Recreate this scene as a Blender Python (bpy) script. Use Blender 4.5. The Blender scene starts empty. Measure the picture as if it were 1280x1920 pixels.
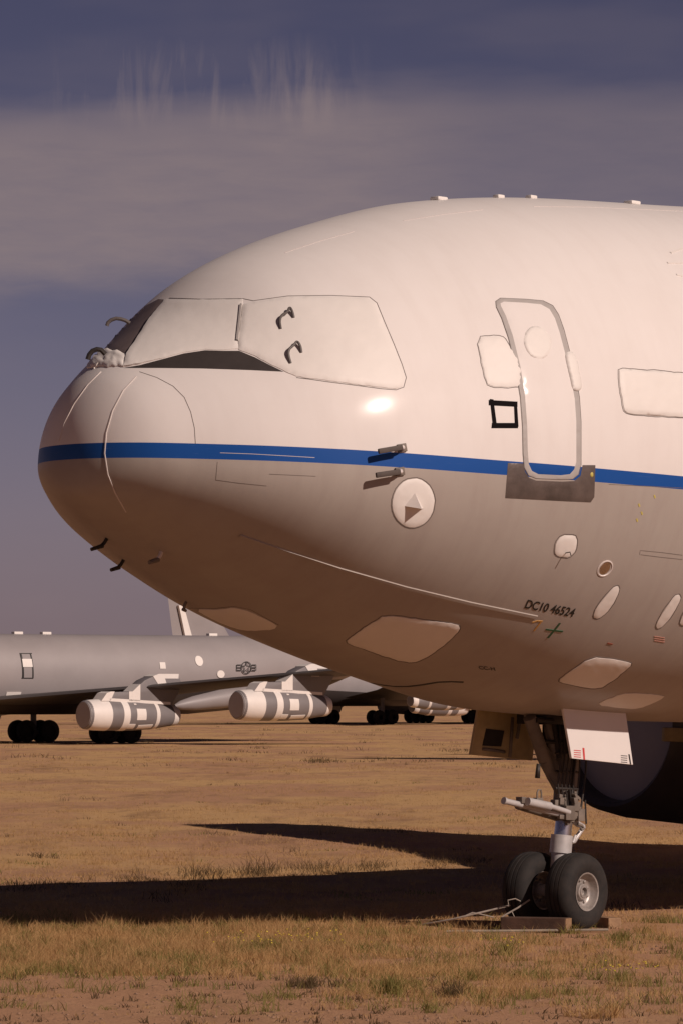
import bpy, bmesh, math, random
import numpy as np
from mathutils import Vector, Matrix, noise
from mathutils.bvhtree import BVHTree
from mathutils.geometry import delaunay_2d_cdt

R = math.radians
random.seed(7)
rng = np.random.default_rng(11)
scene = bpy.context.scene
col = scene.collection

# ------------------------------------------------------------------ camera
F, CAMH, HOR = 9200.0, 2.66, 1298.0          # focal length in px of the 1280x1920 photo, eye height, horizon row
PIT = math.atan((HOR - 960) / F)
cam_d = bpy.data.cameras.new('camera')
cam = bpy.data.objects.new('camera', cam_d)
col.objects.link(cam)
cam.location = (0, 0, CAMH)
cam.rotation_euler = (math.pi / 2 + PIT, 0, 0)
cam_d.sensor_fit = 'VERTICAL'
cam_d.sensor_height = 36.0
cam_d.lens = 36.0 * F / 1920.0
cam_d.clip_start = 0.5
cam_d.clip_end = 12000
scene.camera = cam

# ------------------------------------------------------------------ sun and sky
SUN_EL, SUN_AZ = R(31.6), R(131)               # azimuth clockwise from +Y
sun_vec = Vector((math.sin(SUN_AZ) * math.cos(SUN_EL), math.cos(SUN_AZ) * math.cos(SUN_EL), math.sin(SUN_EL)))
sd = bpy.data.lights.new('sun', 'SUN')
sd.energy = 3.75
sd.angle = R(0.55)
sd.color = (1.0, 0.82, 0.72)
sun = bpy.data.objects.new('sun', sd)
sun.rotation_euler = (-sun_vec).to_track_quat('-Z', 'Y').to_euler()
col.objects.link(sun)

world = bpy.data.worlds.new("World")
scene.world = world
world.use_nodes = True
wt = world.node_tree
wt.nodes.clear()
def wn(t, **k):
    n = wt.nodes.new(t)
    for a, b in k.items():
        setattr(n, a, b)
    return n
def wl(a, b):
    wt.links.new(a, b)
wout = wn('ShaderNodeOutputWorld')
wbg = wn('ShaderNodeBackground')
wbg.inputs['Strength'].default_value = 0.05
wl(wbg.outputs[0], wout.inputs[0])
sky = wn('ShaderNodeTexSky', sky_type='NISHITA', sun_disc=False, sun_elevation=SUN_EL, sun_rotation=SUN_AZ,
         air_density=1.0, dust_density=0.6, ozone_density=2.0)
tint = wn('ShaderNodeMix', data_type='RGBA', blend_type='MULTIPLY')
tint.inputs['Factor'].default_value = 1
wl(sky.outputs[0], tint.inputs['A'])
tint.inputs['B'].default_value = (0.74, 0.56, 0.83, 1)
wco = wn('ShaderNodeTexCoord')
wsep = wn('ShaderNodeSeparateXYZ')
wl(wco.outputs['Generated'], wsep.inputs[0])
def wmath(op, a, b=None, c=None, clamp=False):
    n = wn('ShaderNodeMath', operation=op, use_clamp=clamp)
    for i, v in enumerate((a, b, c)):
        if v is None:
            continue
        if isinstance(v, (int, float)):
            n.inputs[i].default_value = v
        else:
            wl(v, n.inputs[i])
    return n.outputs[0]
def wnoise(sx, sz, scale, det, rough=0.55, off=0.0, dist=0.0):
    mp = wn('ShaderNodeMapping')
    mp.inputs['Location'].default_value = (off, off * .7, off * .3)
    mp.inputs['Scale'].default_value = (sx, sx, sz)
    wl(wco.outputs['Generated'], mp.inputs['Vector'])
    n = wn('ShaderNodeTexNoise')
    n.inputs['Scale'].default_value = scale
    n.inputs['Detail'].default_value = det
    n.inputs['Roughness'].default_value = rough
    n.inputs['Distortion'].default_value = dist
    wl(mp.outputs[0], n.inputs['Vector'])
    return n.outputs['Fac']
def wstep(v, a, b):
    n = wn('ShaderNodeMapRange', interpolation_type='SMOOTHSTEP')
    wl(v, n.inputs['Value'])
    n.inputs['From Min'].default_value = a
    n.inputs['From Max'].default_value = b
    return n.outputs[0]
elev, azx = wsep.outputs['Z'], wsep.outputs['X']
n_big = wnoise(1, 4, 14, 3, off=3.1)
n_fine = wnoise(1, 5, 60, 5, .6, off=1.3, dist=.3)
n_fib = wnoise(8, .8, 22, 5, .6, off=5.3, dist=.4)
warp = wmath('MULTIPLY', wmath('SUBTRACT', n_big, .5), .016)
fib = wmath('MULTIPLY', wmath('SUBTRACT', n_fine, .5), .006)
ev = wmath('ADD', wmath('ADD', elev, warp), fib)
ev = wmath('ADD', ev, wmath('MULTIPLY', azx, -0.04))
band = wmath('MULTIPLY', wstep(ev, .079, .094), wmath('SUBTRACT', 1.0, wstep(ev, .112, .127)))
right_fade = wmath('SUBTRACT', 1.0, wmath('MULTIPLY', wstep(azx, -.005, .035), .42))
band = wmath('MULTIPLY', band, right_fade)
spike = wmath('MULTIPLY', wstep(n_fib, .42, .68), wmath('MULTIPLY', wstep(elev, .112, .122), wmath('SUBTRACT', 1.0, wstep(elev, .124, .136))))
spike = wmath('MULTIPLY', spike, wmath('MULTIPLY', wstep(azx, -.064, -.050), wmath('SUBTRACT', 1.0, wstep(azx, -.004, .008))))
veil = wmath('MULTIPLY', wstep(n_big, .42, .75), .25)
mask = wmath('ADD', wmath('MULTIPLY', band, wmath('ADD', .55, wmath('MULTIPLY', n_fine, .45))), wmath('MULTIPLY', spike, .36))
mask = wmath('MAXIMUM', mask, wmath('MULTIPLY', veil, .5), clamp=True)
cmix = wn('ShaderNodeMix', data_type='RGBA')
wl(wmath('MULTIPLY', mask, .85), cmix.inputs['Factor'])
# base sky: deep violet-blue higher up, paler and warmer at the horizon
low = wn('ShaderNodeMix', data_type='RGBA')
wl(wmath('SUBTRACT', 1.0, wstep(elev, -.02, .15)), low.inputs['Factor'])
deep = wn('ShaderNodeMix', data_type='RGBA', blend_type='MULTIPLY')
deep.inputs['Factor'].default_value = 1
wl(tint.outputs['Result'], deep.inputs['A'])
deep.inputs['B'].default_value = (.52, .475, .46, 1)
wl(deep.outputs['Result'], low.inputs['A'])
wl(tint.outputs['Result'], low.inputs['B'])
zen = wn('ShaderNodeMix', data_type='RGBA', blend_type='MULTIPLY')
wl(wstep(elev, .15, .6), zen.inputs['Factor'])
wl(low.outputs['Result'], zen.inputs['A'])
zen.inputs['B'].default_value = (.26, .28, .31, 1)
wl(zen.outputs['Result'], cmix.inputs['A'])
cmix.inputs['B'].default_value = (5.5, 4.2, 4.15, 1)
wl(cmix.outputs['Result'], wbg.inputs['Color'])

scene.view_settings.view_transform = 'Standard'
scene.view_settings.look = 'None'
scene.view_settings.exposure = 0.0
scene.view_settings.gamma = 1.0

# ------------------------------------------------------------------ materials
def mat(name, color, rough=0.5, metal=0.0, var=0.0, vscale=3.0, bump=0.0, bscale=40.0, coat=0.0, var_color=None):
    m = bpy.data.materials.new(name)
    m.use_nodes = True
    nt = m.node_tree
    b = nt.nodes['Principled BSDF']
    b.inputs['Base Color'].default_value = (*color, 1)
    b.inputs['Roughness'].default_value = rough
    b.inputs['Metallic'].default_value = metal
    b.inputs['Coat Weight'].default_value = coat
    b.inputs['Coat Roughness'].default_value = .12
    tc = nt.nodes.new('ShaderNodeTexCoord')
    if var > 0:
        n = nt.nodes.new('ShaderNodeTexNoise')
        n.inputs['Scale'].default_value = vscale
        n.inputs['Detail'].default_value = 6
        n.inputs['Roughness'].default_value = .62
        nt.links.new(tc.outputs['Object'], n.inputs['Vector'])
        mr = nt.nodes.new('ShaderNodeMapRange')
        mr.inputs['From Min'].default_value = .3
        mr.inputs['From Max'].default_value = .7
        nt.links.new(n.outputs['Fac'], mr.inputs['Value'])
        mx = nt.nodes.new('ShaderNodeMix')
        mx.data_type = 'RGBA'
        c2 = var_color or tuple(max(0, c * (1 - var)) for c in color)
        mx.inputs['A'].default_value = (*color, 1)
        mx.inputs['B'].default_value = (*c2, 1)
        nt.links.new(mr.outputs[0], mx.inputs['Factor'])
        nt.links.new(mx.outputs['Result'], b.inputs['Base Color'])
    if bump > 0:
        n = nt.nodes.new('ShaderNodeTexNoise')
        n.inputs['Scale'].default_value = bscale
        n.inputs['Detail'].default_value = 5
        nt.links.new(tc.outputs['Object'], n.inputs['Vector'])
        bp = nt.nodes.new('ShaderNodeBump')
        bp.inputs['Strength'].default_value = bump
        bp.inputs['Distance'].default_value = .02
        nt.links.new(n.outputs['Fac'], bp.inputs['Height'])
        nt.links.new(bp.outputs[0], b.inputs['Normal'])
    return m

WHITE = (.74, .70, .675)
GREY = (.38, .337, .302)
BLUE = (.012, .075, .30)
M = {}
M['cover'] = mat('cover_sheet', (.76, .72, .68), .55, var=.06, vscale=2.5, bump=.10, bscale=9)
M['cover_smooth'] = mat('sealing_film', (.75, .70, .66), .55, var=.06, vscale=4, bump=.06, bscale=14)
M['seam'] = mat('dirty_seam', (.17, .14, .125), .7, var=.4, vscale=9)
M['seam_soft'] = mat('panel_line', (.30, .26, .24), .6)
M['seal'] = mat('rubber_door_seal', (.40, .37, .35), .6, var=.12, vscale=6)
M['black_tape'] = mat('black_tape', (.010, .008, .009), .95)
M['black_tape'].node_tree.nodes['Principled BSDF'].inputs['Specular IOR Level'].default_value = .05
M['probe'] = mat('probe_cover_cloth', (.085, .065, .055), .7, var=.3, vscale=12)
M['crescent'] = mat('dark_crescent_grey', (.06, .050, .047), .40, var=.3, vscale=3)
M['scuff'] = mat('bare_metal_plate', (.20, .165, .15), .38, .55, var=.45, vscale=4, bump=.08)
M['screen'] = mat('windscreen_sky_grey', (.17, .13, .125), .55, var=.2, vscale=5)  # matte grey with the sky's reflection put into the pane colour
M['white'] = mat('white_paint', WHITE, .35, var=.05, vscale=1.5, coat=.3)
M['strip'] = mat('strip_metal', (.66, .60, .57), .4)
M['steel'] = mat('strut_paint', (.52, .50, .49), .4, .1, var=.25, vscale=7)
M['chrome'] = mat('polished_piston', (.55, .54, .55), .22, .9, var=.2, vscale=8)
M['dark'] = mat('dark_metal', (.045, .038, .034), .55, .3, var=.4, vscale=6)
M['gearbrown'] = mat('gear_primer', (.20, .165, .135), .6, var=.45, vscale=5)
M['primer'] = mat('yellow_primer', (.50, .38, .19), .6, var=.35, vscale=4)
M['rubber'] = mat('tyre_rubber', (.009, .008, .008), .85, var=.5, vscale=9, bump=.15, bscale=30, var_color=(.026, .020, .017))
M['rim'] = mat('wheel_alloy', (.44, .40, .37), .42, .35, var=.45, vscale=14)
M['wood'] = mat('chock_wood', (.115, .062, .040), .8, var=.5, vscale=6, bump=.3, bscale=20)
M['wood_end'] = mat('sawn_timber', (.36, .22, .12), .8, var=.4, vscale=9, bump=.3)
M['rope'] = mat('rope_fibre', (.42, .36, .30), .8, var=.3, vscale=20)
M['pole'] = mat('weathered_pole', (.30, .245, .185), .7, var=.4, vscale=5)
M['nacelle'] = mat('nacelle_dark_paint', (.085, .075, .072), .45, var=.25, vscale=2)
M['duct'] = mat('intake_cover', (.42, .395, .405), .55, var=.15, vscale=1.2, bump=.05)
M['tgrey'] = mat('tanker_grey_paint', (.28, .254, .254), .5, var=.12, vscale=.5)
M['twing_shade'] = mat('tanker_wing_shade', (.075, .065, .064), .55, var=.12, vscale=.5)  # wing colour darkened to stand for the shade on the undersides
M['tdark'] = mat('tanker_dark_paint', (.20, .182, .185), .5, var=.15, vscale=1)
M['tlid'] = mat('tanker_intake_cover', (.36, .32, .315), .6)
M['ink'] = mat('black_stencil_ink', (.014, .013, .012), .5)
M['green_ink'] = mat('green_ink', (.02, .085, .035), .5)
M['orange_ink'] = mat('orange_chalk', (.50, .27, .07), .6)
M['yellow_ink'] = mat('yellow_chalk', (.50, .42, .10), .6)
M['red_ink'] = mat('red_ink', (.55, .05, .05), .5)
M['rust'] = mat('rusty_mark', (.24, .07, .04), .7)
M['glass'] = mat('lamp_reflector', (.55, .5, .45), .08, 1.0)

def fuselage_material():
    m = bpy.data.materials.new('airliner_paint')
    m.use_nodes = True
    nt = m.node_tree
    b = nt.nodes['Principled BSDF']
    N = nt.nodes.new
    L = nt.links.new
    tc = N('ShaderNodeTexCoord')
    sp = N('ShaderNodeSeparateXYZ')
    L(tc.outputs['Object'], sp.inputs[0])
    def mth(op, a, b_=None, clamp=False):
        n = N('ShaderNodeMath'); n.operation = op; n.use_clamp = clamp
        for i, v in enumerate((a, b_)):
            if v is None: continue
            if isinstance(v, (int, float)): n.inputs[i].default_value = v
            else: L(v, n.inputs[i])
        return n.outputs[0]
    x, z = sp.outputs['X'], sp.outputs['Z']
    # the stripe follows two waterlines z = a + b*x
    lo = mth('SUBTRACT', z, mth('ADD', STRIPE[0], mth('MULTIPLY', x, STRIPE[1])))
    hi = mth('SUBTRACT', z, mth('ADD', STRIPE[2], mth('MULTIPLY', x, STRIPE[3])))
    above_lo = mth('GREATER_THAN', lo, 0.0)
    above_hi = mth('GREATER_THAN', hi, 0.0)
    def noi(scale, det, sx=1, sy=1, sz=1):
        mp = N('ShaderNodeMapping'); mp.inputs['Scale'].default_value = (sx, sy, sz)
        L(tc.outputs['Object'], mp.inputs['Vector'])
        n = N('ShaderNodeTexNoise'); n.inputs['Scale'].default_value = scale; n.inputs['Detail'].default_value = det
        n.inputs['Roughness'].default_value = .6
        L(mp.outputs[0], n.inputs['Vector'])
        return n.outputs['Fac']
    def mix(f, a, c):
        n = N('ShaderNodeMix'); n.data_type = 'RGBA'
        if isinstance(f, (int, float)): n.inputs['Factor'].default_value = f
        else: L(f, n.inputs['Factor'])
        for k, v in (('A', a), ('B', c)):
            if isinstance(v, tuple): n.inputs[k].default_value = (*v, 1)
            else: L(v, n.inputs[k])
        return n.outputs['Result']
    def rng_(v, a, b2, c=0.0, d=1.0):
        n = N('ShaderNodeMapRange'); L(v, n.inputs['Value'])
        n.inputs['From Min'].default_value = a; n.inputs['From Max'].default_value = b2
        n.inputs['To Min'].default_value = c; n.inputs['To Max'].default_value = d
        return n.outputs[0]
    dirt = rng_(noi(1.1, 6), .42, .72)
    streak = rng_(noi(2.2, 5, 3.0, .5, .5), .45, .75)
    white = mix(mth('MULTIPLY', dirt, .5), WHITE, (.68, .635, .605))
    white = mix(mth('MULTIPLY', streak, .25), white, (.64, .59, .56))
    grey = mix(mth('MULTIPLY', dirt, .7), GREY, (.34, .29, .26))
    grey = mix(mth('MULTIPLY', streak, .4), grey, (.31, .26, .235))
    scratch = rng_(noi(5, 6, .35, 1, 14), .66, .70)
    blue = mix(mth('MULTIPLY', scratch, .35), BLUE, (.12, .19, .40))
    c = mix(above_lo, grey, blue)
    c = mix(above_hi, c, white)
    L(c, b.inputs['Base Color'])
    b.inputs['Specular IOR Level'].default_value = .12
    rgh = mix(dirt, (.50,) * 3, (.62,) * 3)
    L(rgh, b.inputs['Roughness'])
    b.inputs['Coat Weight'].default_value = .11
    b.inputs['Coat Roughness'].default_value = .16
    # faint skin waviness between frames
    bp = N('ShaderNodeBump'); bp.inputs['Strength'].default_value = .05; bp.inputs['Distance'].default_value = .05
    L(noi(1.6, 3), bp.inputs['Height'])
    L(bp.outputs[0], b.inputs['Normal'])
    return m

# ------------------------------------------------------------------ mesh helpers
class MB:
    def __init__(self):
        self.v, self.f = [], []
    def add(self, vs, fs):
        o = len(self.v)
        self.v += [Vector(p) for p in vs]
        self.f += [tuple(i + o for i in f) for f in fs]
        return self
    def box(self, c, size, rot=None):
        c = Vector(c)
        hx, hy, hz = (s / 2 for s in size)
        vs = [Vector((x, y, z)) for x in (-hx, hx) for y in (-hy, hy) for z in (-hz, hz)]
        if rot is not None:
            vs = [rot @ p for p in vs]
        return self.add([c + p for p in vs], [(0, 1, 3, 2), (4, 6, 7, 5), (0, 4, 5, 1), (2, 3, 7, 6), (0, 2, 6, 4), (1, 5, 7, 3)])
    def tube(self, pts, rad, n=12, cap=True):
        pts = [Vector(p) for p in pts]
        k = len(pts)
        rads = rad if isinstance(rad, (list, tuple)) else [rad] * k
        up = None
        rings = []
        for i, p in enumerate(pts):
            t = (pts[min(i + 1, k - 1)] - pts[max(i - 1, 0)]).normalized()
            if up is None:
                up = Vector((0, 0, 1)) if abs(t.z) < .9 else Vector((1, 0, 0))
            a = t.cross(up).normalized()
            up = a.cross(t).normalized()
            rings.append([p + (a * math.cos(2 * math.pi * j / n) + up * math.sin(2 * math.pi * j / n)) * rads[i] for j in range(n)])
        o = [q for r in rings for q in r]
        fs = [(i * n + j, i * n + (j + 1) % n, (i + 1) * n + (j + 1) % n, (i + 1) * n + j) for i in range(k - 1) for j in range(n)]
        if cap:
            fs += [tuple(range(n))[::-1], tuple(range((k - 1) * n, k * n))]
        return self.add(o, fs)
    def lathe(self, c, axis, prof, n=40):
        """prof: list of (distance along axis, radius)"""
        c = Vector(c); ax = Vector(axis).normalized()
        ref = Vector((0, 0, 1)) if abs(ax.z) < .9 else Vector((1, 0, 0))
        a = ax.cross(ref).normalized(); b = a.cross(ax).normalized()
        o = []
        for d, r in prof:
            o += [c + ax * d + (a * math.cos(2 * math.pi * j / n) + b * math.sin(2 * math.pi * j / n)) * max(r, 1e-4) for j in range(n)]
        fs = [(i * n + j, i * n + (j + 1) % n, (i + 1) * n + (j + 1) % n, (i + 1) * n + j) for i in range(len(prof) - 1) for j in range(n)]
        return self.add(o, fs)
    def prism(self, poly, vec):
        n = len(poly); poly = [Vector(p) for p in poly]; vec = Vector(vec)
        return self.add(poly + [p + vec for p in poly],
                        [tuple(range(n))[::-1], tuple(range(n, 2 * n))] + [(i, (i + 1) % n, n + (i + 1) % n, n + i) for i in range(n)])
    def xf(self, m):
        self.v = [m @ p for p in self.v]
        return self
    def build(self, name, material, parent=None, smooth=True, bevel=0.0, auto=40):
        me = bpy.data.meshes.new(name)
        me.from_pydata([tuple(p) for p in self.v], [], self.f)
        bm = bmesh.new(); bm.from_mesh(me)
        bmesh.ops.recalc_face_normals(bm, faces=bm.faces)
        if bevel > 0:
            es = [e for e in bm.edges if len(e.link_faces) == 2 and e.calc_face_angle(0) > .6]
            bmesh.ops.bevel(bm, geom=es, offset=bevel, segments=2, profile=.6, affect='EDGES', clamp_overlap=True)
        for e in bm.edges:
            if len(e.link_faces) == 2 and e.calc_face_angle(0) > R(auto):
                e.smooth = False
        bm.to_mesh(me); bm.free()
        if smooth:
            me.polygons.foreach_set('use_smooth', [True] * len(me.polygons))
        me.materials.append(material)
        o = bpy.data.objects.new(name, me)
        col.objects.link(o)
        if parent is not None:
            o.parent = parent
        return o

def tag(o, label, cat, group=None):
    o['label'] = label; o['category'] = cat
    if group: o['group'] = group
    return o
def thing(name, label, cat, mw=None, group=None):
    o = bpy.data.objects.new(name, None)
    o.empty_display_size = .3
    col.objects.link(o)
    if mw is not None: o.matrix_world = mw
    return tag(o, label, cat, group)
def copy_tree(o, parent=None):
    c = o.copy(); col.objects.link(c)
    if parent is not None: c.parent = parent
    for ch in list(o.children):
        copy_tree(ch, c)
    return c

def pchip(x, y, q):
    x = np.asarray(x, float); y = np.asarray(y, float)
    h = np.diff(x); d = np.diff(y) / h; n = len(x); m = np.zeros(n)
    for i in range(1, n - 1):
        if d[i - 1] * d[i] > 0:
            w1 = 2 * h[i] + h[i - 1]; w2 = h[i] + 2 * h[i - 1]; m[i] = (w1 + w2) / (w1 / d[i - 1] + w2 / d[i])
    m[0] = d[0]; m[-1] = d[-1] if len(x) < 3 else 0
    k = np.clip(np.searchsorted(x, q) - 1, 0, n - 2); t = (q - x[k]) / h[k]
    return (2*t**3-3*t**2+1)*y[k] + (t**3-2*t**2+t)*h[k]*m[k] + (-2*t**3+3*t**2)*y[k+1] + (t**3-t**2)*h[k]*m[k+1]

# ------------------------------------------------------------------ ground
def xy_ground(px, py, z=0.0):
    d = (CAMH - z) * F / (py - HOR)
    return Vector(((px - 640) / F * d, d, z))

def ground_material():
    m = bpy.data.materials.new('dry_desert_soil')
    m.use_nodes = True
    nt = m.node_tree; b = nt.nodes['Principled BSDF']
    N = nt.nodes.new; L = nt.links.new
    tc = N('ShaderNodeTexCoord')
    def noi(scale, det, sx=1, sy=1, rough=.6):
        mp = N('ShaderNodeMapping'); mp.inputs['Scale'].default_value = (sx, sy, 1)
        L(tc.outputs['Object'], mp.inputs['Vector'])
        n = N('ShaderNodeTexNoise'); n.inputs['Scale'].default_value = scale; n.inputs['Detail'].default_value = det
        n.inputs['Roughness'].default_value = rough
        L(mp.outputs[0], n.inputs['Vector'])
        return n.outputs['Fac']
    def rg(v, a, c):
        n = N('ShaderNodeMapRange'); n.interpolation_type = 'SMOOTHSTEP'
        L(v, n.inputs['Value']); n.inputs['From Min'].default_value = a; n.inputs['From Max'].default_value = c
        return n.outputs[0]
    def mix(f, a, c):
        n = N('ShaderNodeMix'); n.data_type = 'RGBA'
        L(f, n.inputs['Factor'])
        for k, v in (('A', a), ('B', c)):
            if isinstance(v, tuple): n.inputs[k].default_value = (*v, 1)
            else: L(v, n.inputs[k])
        return n.outputs['Result']
    soil, straw, dark = (.50, .285, .165), (.60, .375, .175), (.27, .15, .085)
    sp = N('ShaderNodeSeparateXYZ'); L(tc.outputs['Object'], sp.inputs[0])
    far = rg(sp.outputs['Y'], 52, 62)
    f1 = rg(noi(.16, 8, 1, .4, .7), .42, .58)
    mm = N('ShaderNodeMath'); mm.operation = 'MULTIPLY'; L(f1, mm.inputs[0]); L(far, mm.inputs[1])
    c = mix(mm.outputs[0], soil, straw)
    d2 = rg(noi(.35, 8, 1, .22, .68), .52, .70)
    k = N('ShaderNodeMath'); k.operation = 'MULTIPLY'; k.inputs[1].default_value = .75; L(d2, k.inputs[0])
    c = mix(k.outputs[0], c, dark)
    d4 = rg(noi(1.5, 7, 1, .16, .7), .50, .68)
    k = N('ShaderNodeMath'); k.operation = 'MULTIPLY'; k.inputs[1].default_value = .5; L(d4, k.inputs[0])
    c = mix(k.outputs[0], c, (.30, .18, .09))
    d5 = rg(noi(2.3, 7, 1, .2, .7), .54, .70)
    k = N('ShaderNodeMath'); k.operation = 'MULTIPLY'; k.inputs[1].default_value = .5; L(d5, k.inputs[0])
    c = mix(k.outputs[0], c, (.66, .43, .23))
    d3 = rg(noi(22, 8, 1, 1, .75), .48, .66)
    k = N('ShaderNodeMath'); k.operation = 'MULTIPLY'; k.inputs[1].default_value = .6; L(d3, k.inputs[0])
    c = mix(k.outputs[0], c, (.27, .155, .095))
    L(c, b.inputs['Base Color'])
    b.inputs['Roughness'].default_value = .95
    b.inputs['Specular IOR Level'].default_value = .1
    bp = N('ShaderNodeBump'); bp.inputs['Strength'].default_value = .9; bp.inputs['Distance'].default_value = .05
    L(noi(6, 9, 1, 1, .72), bp.inputs['Height']); L(bp.outputs[0], b.inputs['Normal'])
    return m

def ground_z(x, y):
    r = math.exp(-((y - 85) / 70) ** 2)
    z = (noise.noise(Vector((x * .35, y * .35, 0))) * .035 + noise.noise(Vector((x * 1.4, y * 1.4, 4))) * .014) * r
    return z
xs = np.unique(np.concatenate([np.linspace(-26, 26, 131), np.linspace(-200, 200, 41), np.linspace(-5000, 5000, 21)]))
ys = np.unique(np.concatenate([np.linspace(36, 130, 236), np.linspace(130, 420, 60), np.linspace(-400, 36, 20), np.linspace(420, 8000, 30)]))
gv = [(x, y, ground_z(x, y) if abs(x) < 60 and 10 < y < 300 else 0.0) for y in ys for x in xs]
nx = len(xs)
gf = [(j * nx + i, j * nx + i + 1, (j + 1) * nx + i + 1, (j + 1) * nx + i) for j in range(len(ys) - 1) for i in range(nx - 1)]
gm = bpy.data.meshes.new('ground')
gm.from_pydata(gv, [], gf)
gm.polygons.foreach_set('use_smooth', [True] * len(gf))
gm.materials.append(ground_material())
ground = bpy.data.objects.new('ground', gm)
col.objects.link(ground)
ground['kind'] = 'structure'

# ------------------------------------------------------------------ airliner frame and fuselage
PSI, PP = R(42), R(1.829)
c_, s_, cp, sp_ = math.cos(PSI), math.sin(PSI), math.cos(PP), math.sin(PP)
T = Vector((c_ * cp, s_ * cp, -sp_))       # aft
P = Vector((s_, -c_, 0.0))                 # port
UPV = Vector((c_ * sp_, s_ * sp_, cp))
ROOT = Vector((-2.746, 50.5, 5.744 - .09))
MW = Matrix(((T.x, -P.x, UPV.x, ROOT.x), (T.y, -P.y, UPV.y, ROOT.y), (T.z, -P.z, UPV.z, ROOT.z), (0, 0, 0, 1)))
MI = MW.inverted()
plane = thing('airliner', 'large white and grey jet airliner with a blue stripe, its windows taped over for storage', 'airliner', MW)

def A(s, o, z):                            # aft, port, up -> local coordinates
    return Vector((s, -o, z))
SU = np.array([0, .06, .25, .6, 1.2, 1.9, 2.6, 3.4, 4.5, 6, 8, 12.0])
ZT = np.array([-.605, -.16, .235, .54, .973, 1.565, 1.915, 2.2, 2.505, 2.705, 2.825, 3.01])
ZB = np.array([-.605, -.895, -1.06, -1.262, -1.577, -1.917, -2.22, -2.47, -2.74, -3.01, -3.06, -3.01])
WW = np.array([0, .455, .885, 1.295, 1.833, 2.217, 2.44, 2.592, 2.8, 2.928, 3.0, 3.01])
ZC = np.array([-.605, -.60, -.60, -.63, -.67, -.645, -.60, -.50, -.36, -.205, -.05, 0])
nu, nth = 200, 224
qs = np.linspace(0, math.sqrt(12), nu)
def prof(a): return list(pchip(np.sqrt(SU), a, qs))
zt, zb, ww, zc = prof(ZT), prof(ZB), prof(WW), prof(ZC)
ss = list(qs ** 2)
for s2, t2, b2, w2, c2 in ((16, 3.01, -3.01, 3.01, 0), (22, 3.01, -3.01, 3.01, 0), (30, 3.01, -3.01, 3.01, 0), (36, 3.01, -2.9, 3.0, .05), (41, 2.98, -2.1, 2.75, .5), (46, 2.8, -.6, 2.2, 1.2), (50, 2.6, .8, 1.5, 1.75), (53, 2.3, 1.7, .5, 2.0)):
    ss.append(s2); zt.append(t2); zb.append(b2); ww.append(w2); zc.append(c2)
fv, ff = [], []
for s, a, b, w, c in zip(ss, zt, zb, ww, zc):
    for j in range(nth):
        th = 2 * math.pi * j / nth
        sn = math.sin(th)
        fv.append(A(s, w * math.cos(th), c + (a - c) * sn if sn > 0 else c + (c - b) * sn))
for i in range(len(ss) - 1):
    for j in range(nth):
        ff.append((i * nth + j, i * nth + (j + 1) % nth, (i + 1) * nth + (j + 1) % nth, (i + 1) * nth + j))
BVH = BVHTree.FromPolygons([tuple(p) for p in fv], ff)
MI3 = MI.to_3x3()
CAML = MI @ Vector((0, 0, CAMH))
def ray(px, py):
    a, b = (px - 640) / F, (960 - py) / F
    d = Vector((a, math.cos(PIT) - b * math.sin(PIT), math.sin(PIT) + b * math.cos(PIT)))
    return (MI3 @ d).normalized()
def wpt(px, py, d):
    a, b = (px - 640) / F, (960 - py) / F
    v = Vector((a, math.cos(PIT) - b * math.sin(PIT), math.sin(PIT) + b * math.cos(PIT)))
    return Vector((0, 0, CAMH)) + v * (d / v.y)
def hit(px, py):
    d = ray(px, py)
    loc, nrm, _, _ = BVH.ray_cast(CAML, d)
    if loc is None:
        # grazing the outline: nearest surface point to the ray
        t = 50.0
        for _ in range(12):
            q = CAML + d * t
            loc, nrm, _, _ = BVH.find_nearest(q)
            t = (loc - CAML).dot(d)
    if nrm.dot(d) > 0: nrm = -nrm
    return loc, nrm
def on_plane(px, py, o):                   # where the sight line meets the vertical plane a distance o to port
    d = ray(px, py)
    t = (-o - CAML.y) / d.y
    return CAML + d * t
def line_fit(pts):
    h = [hit(*p)[0] for p in pts]
    x = np.array([p.x for p in h]); z = np.array([p.z for p in h])
    k = np.polyfit(x, z, 1)
    return float(k[1]), float(k[0])
up_edge = [(110, 826), (250, 824), (410, 835), (560, 844), (700, 852), (820, 859), (950, 867), (1120, 877), (1275, 886)]
lo_edge = [(100, 856), (250, 852), (410, 862), (560, 872), (700, 881), (820, 887), (950, 894), (1120, 903), (1275, 910)]
h1, h2 = line_fit(lo_edge), line_fit(up_edge)
STRIPE = (h1[0], h1[1], h2[0], h2[1])
M['skin'] = fuselage_material()
mb = MB(); mb.v = fv; mb.f = ff
fus = mb.build('fuselage', M['skin'], plane)

def dens(poly, step, closed=True):
    out = []
    n = len(poly)
    for i in range(n if closed else n - 1):
        a, b = poly[i], poly[(i + 1) % n]
        k = max(1, int(math.hypot(b[0] - a[0], b[1] - a[1]) / step))
        out += [(a[0] + (b[0] - a[0]) * j / k, a[1] + (b[1] - a[1]) * j / k) for j in range(k)]
    if not closed: out.append(poly[-1])
    return out
def rounded(poly, it=2):
    for _ in range(it):
        n = len(poly); o = []
        for i in range(n):
            a, b = poly[i], poly[(i + 1) % n]
            o += [(a[0] * .8 + b[0] * .2, a[1] * .8 + b[1] * .2), (a[0] * .2 + b[0] * .8, a[1] * .2 + b[1] * .8)]
        poly = o
    return poly
def ellipse(cx, cy, rx, ry, rot=0, n=28):
    c, s = math.cos(rot), math.sin(rot)
    return [(cx + rx * math.cos(t) * c - ry * math.sin(t) * s, cy + rx * math.cos(t) * s + ry * math.sin(t) * c) for t in (2 * math.pi * i / n for i in range(n))]
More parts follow.
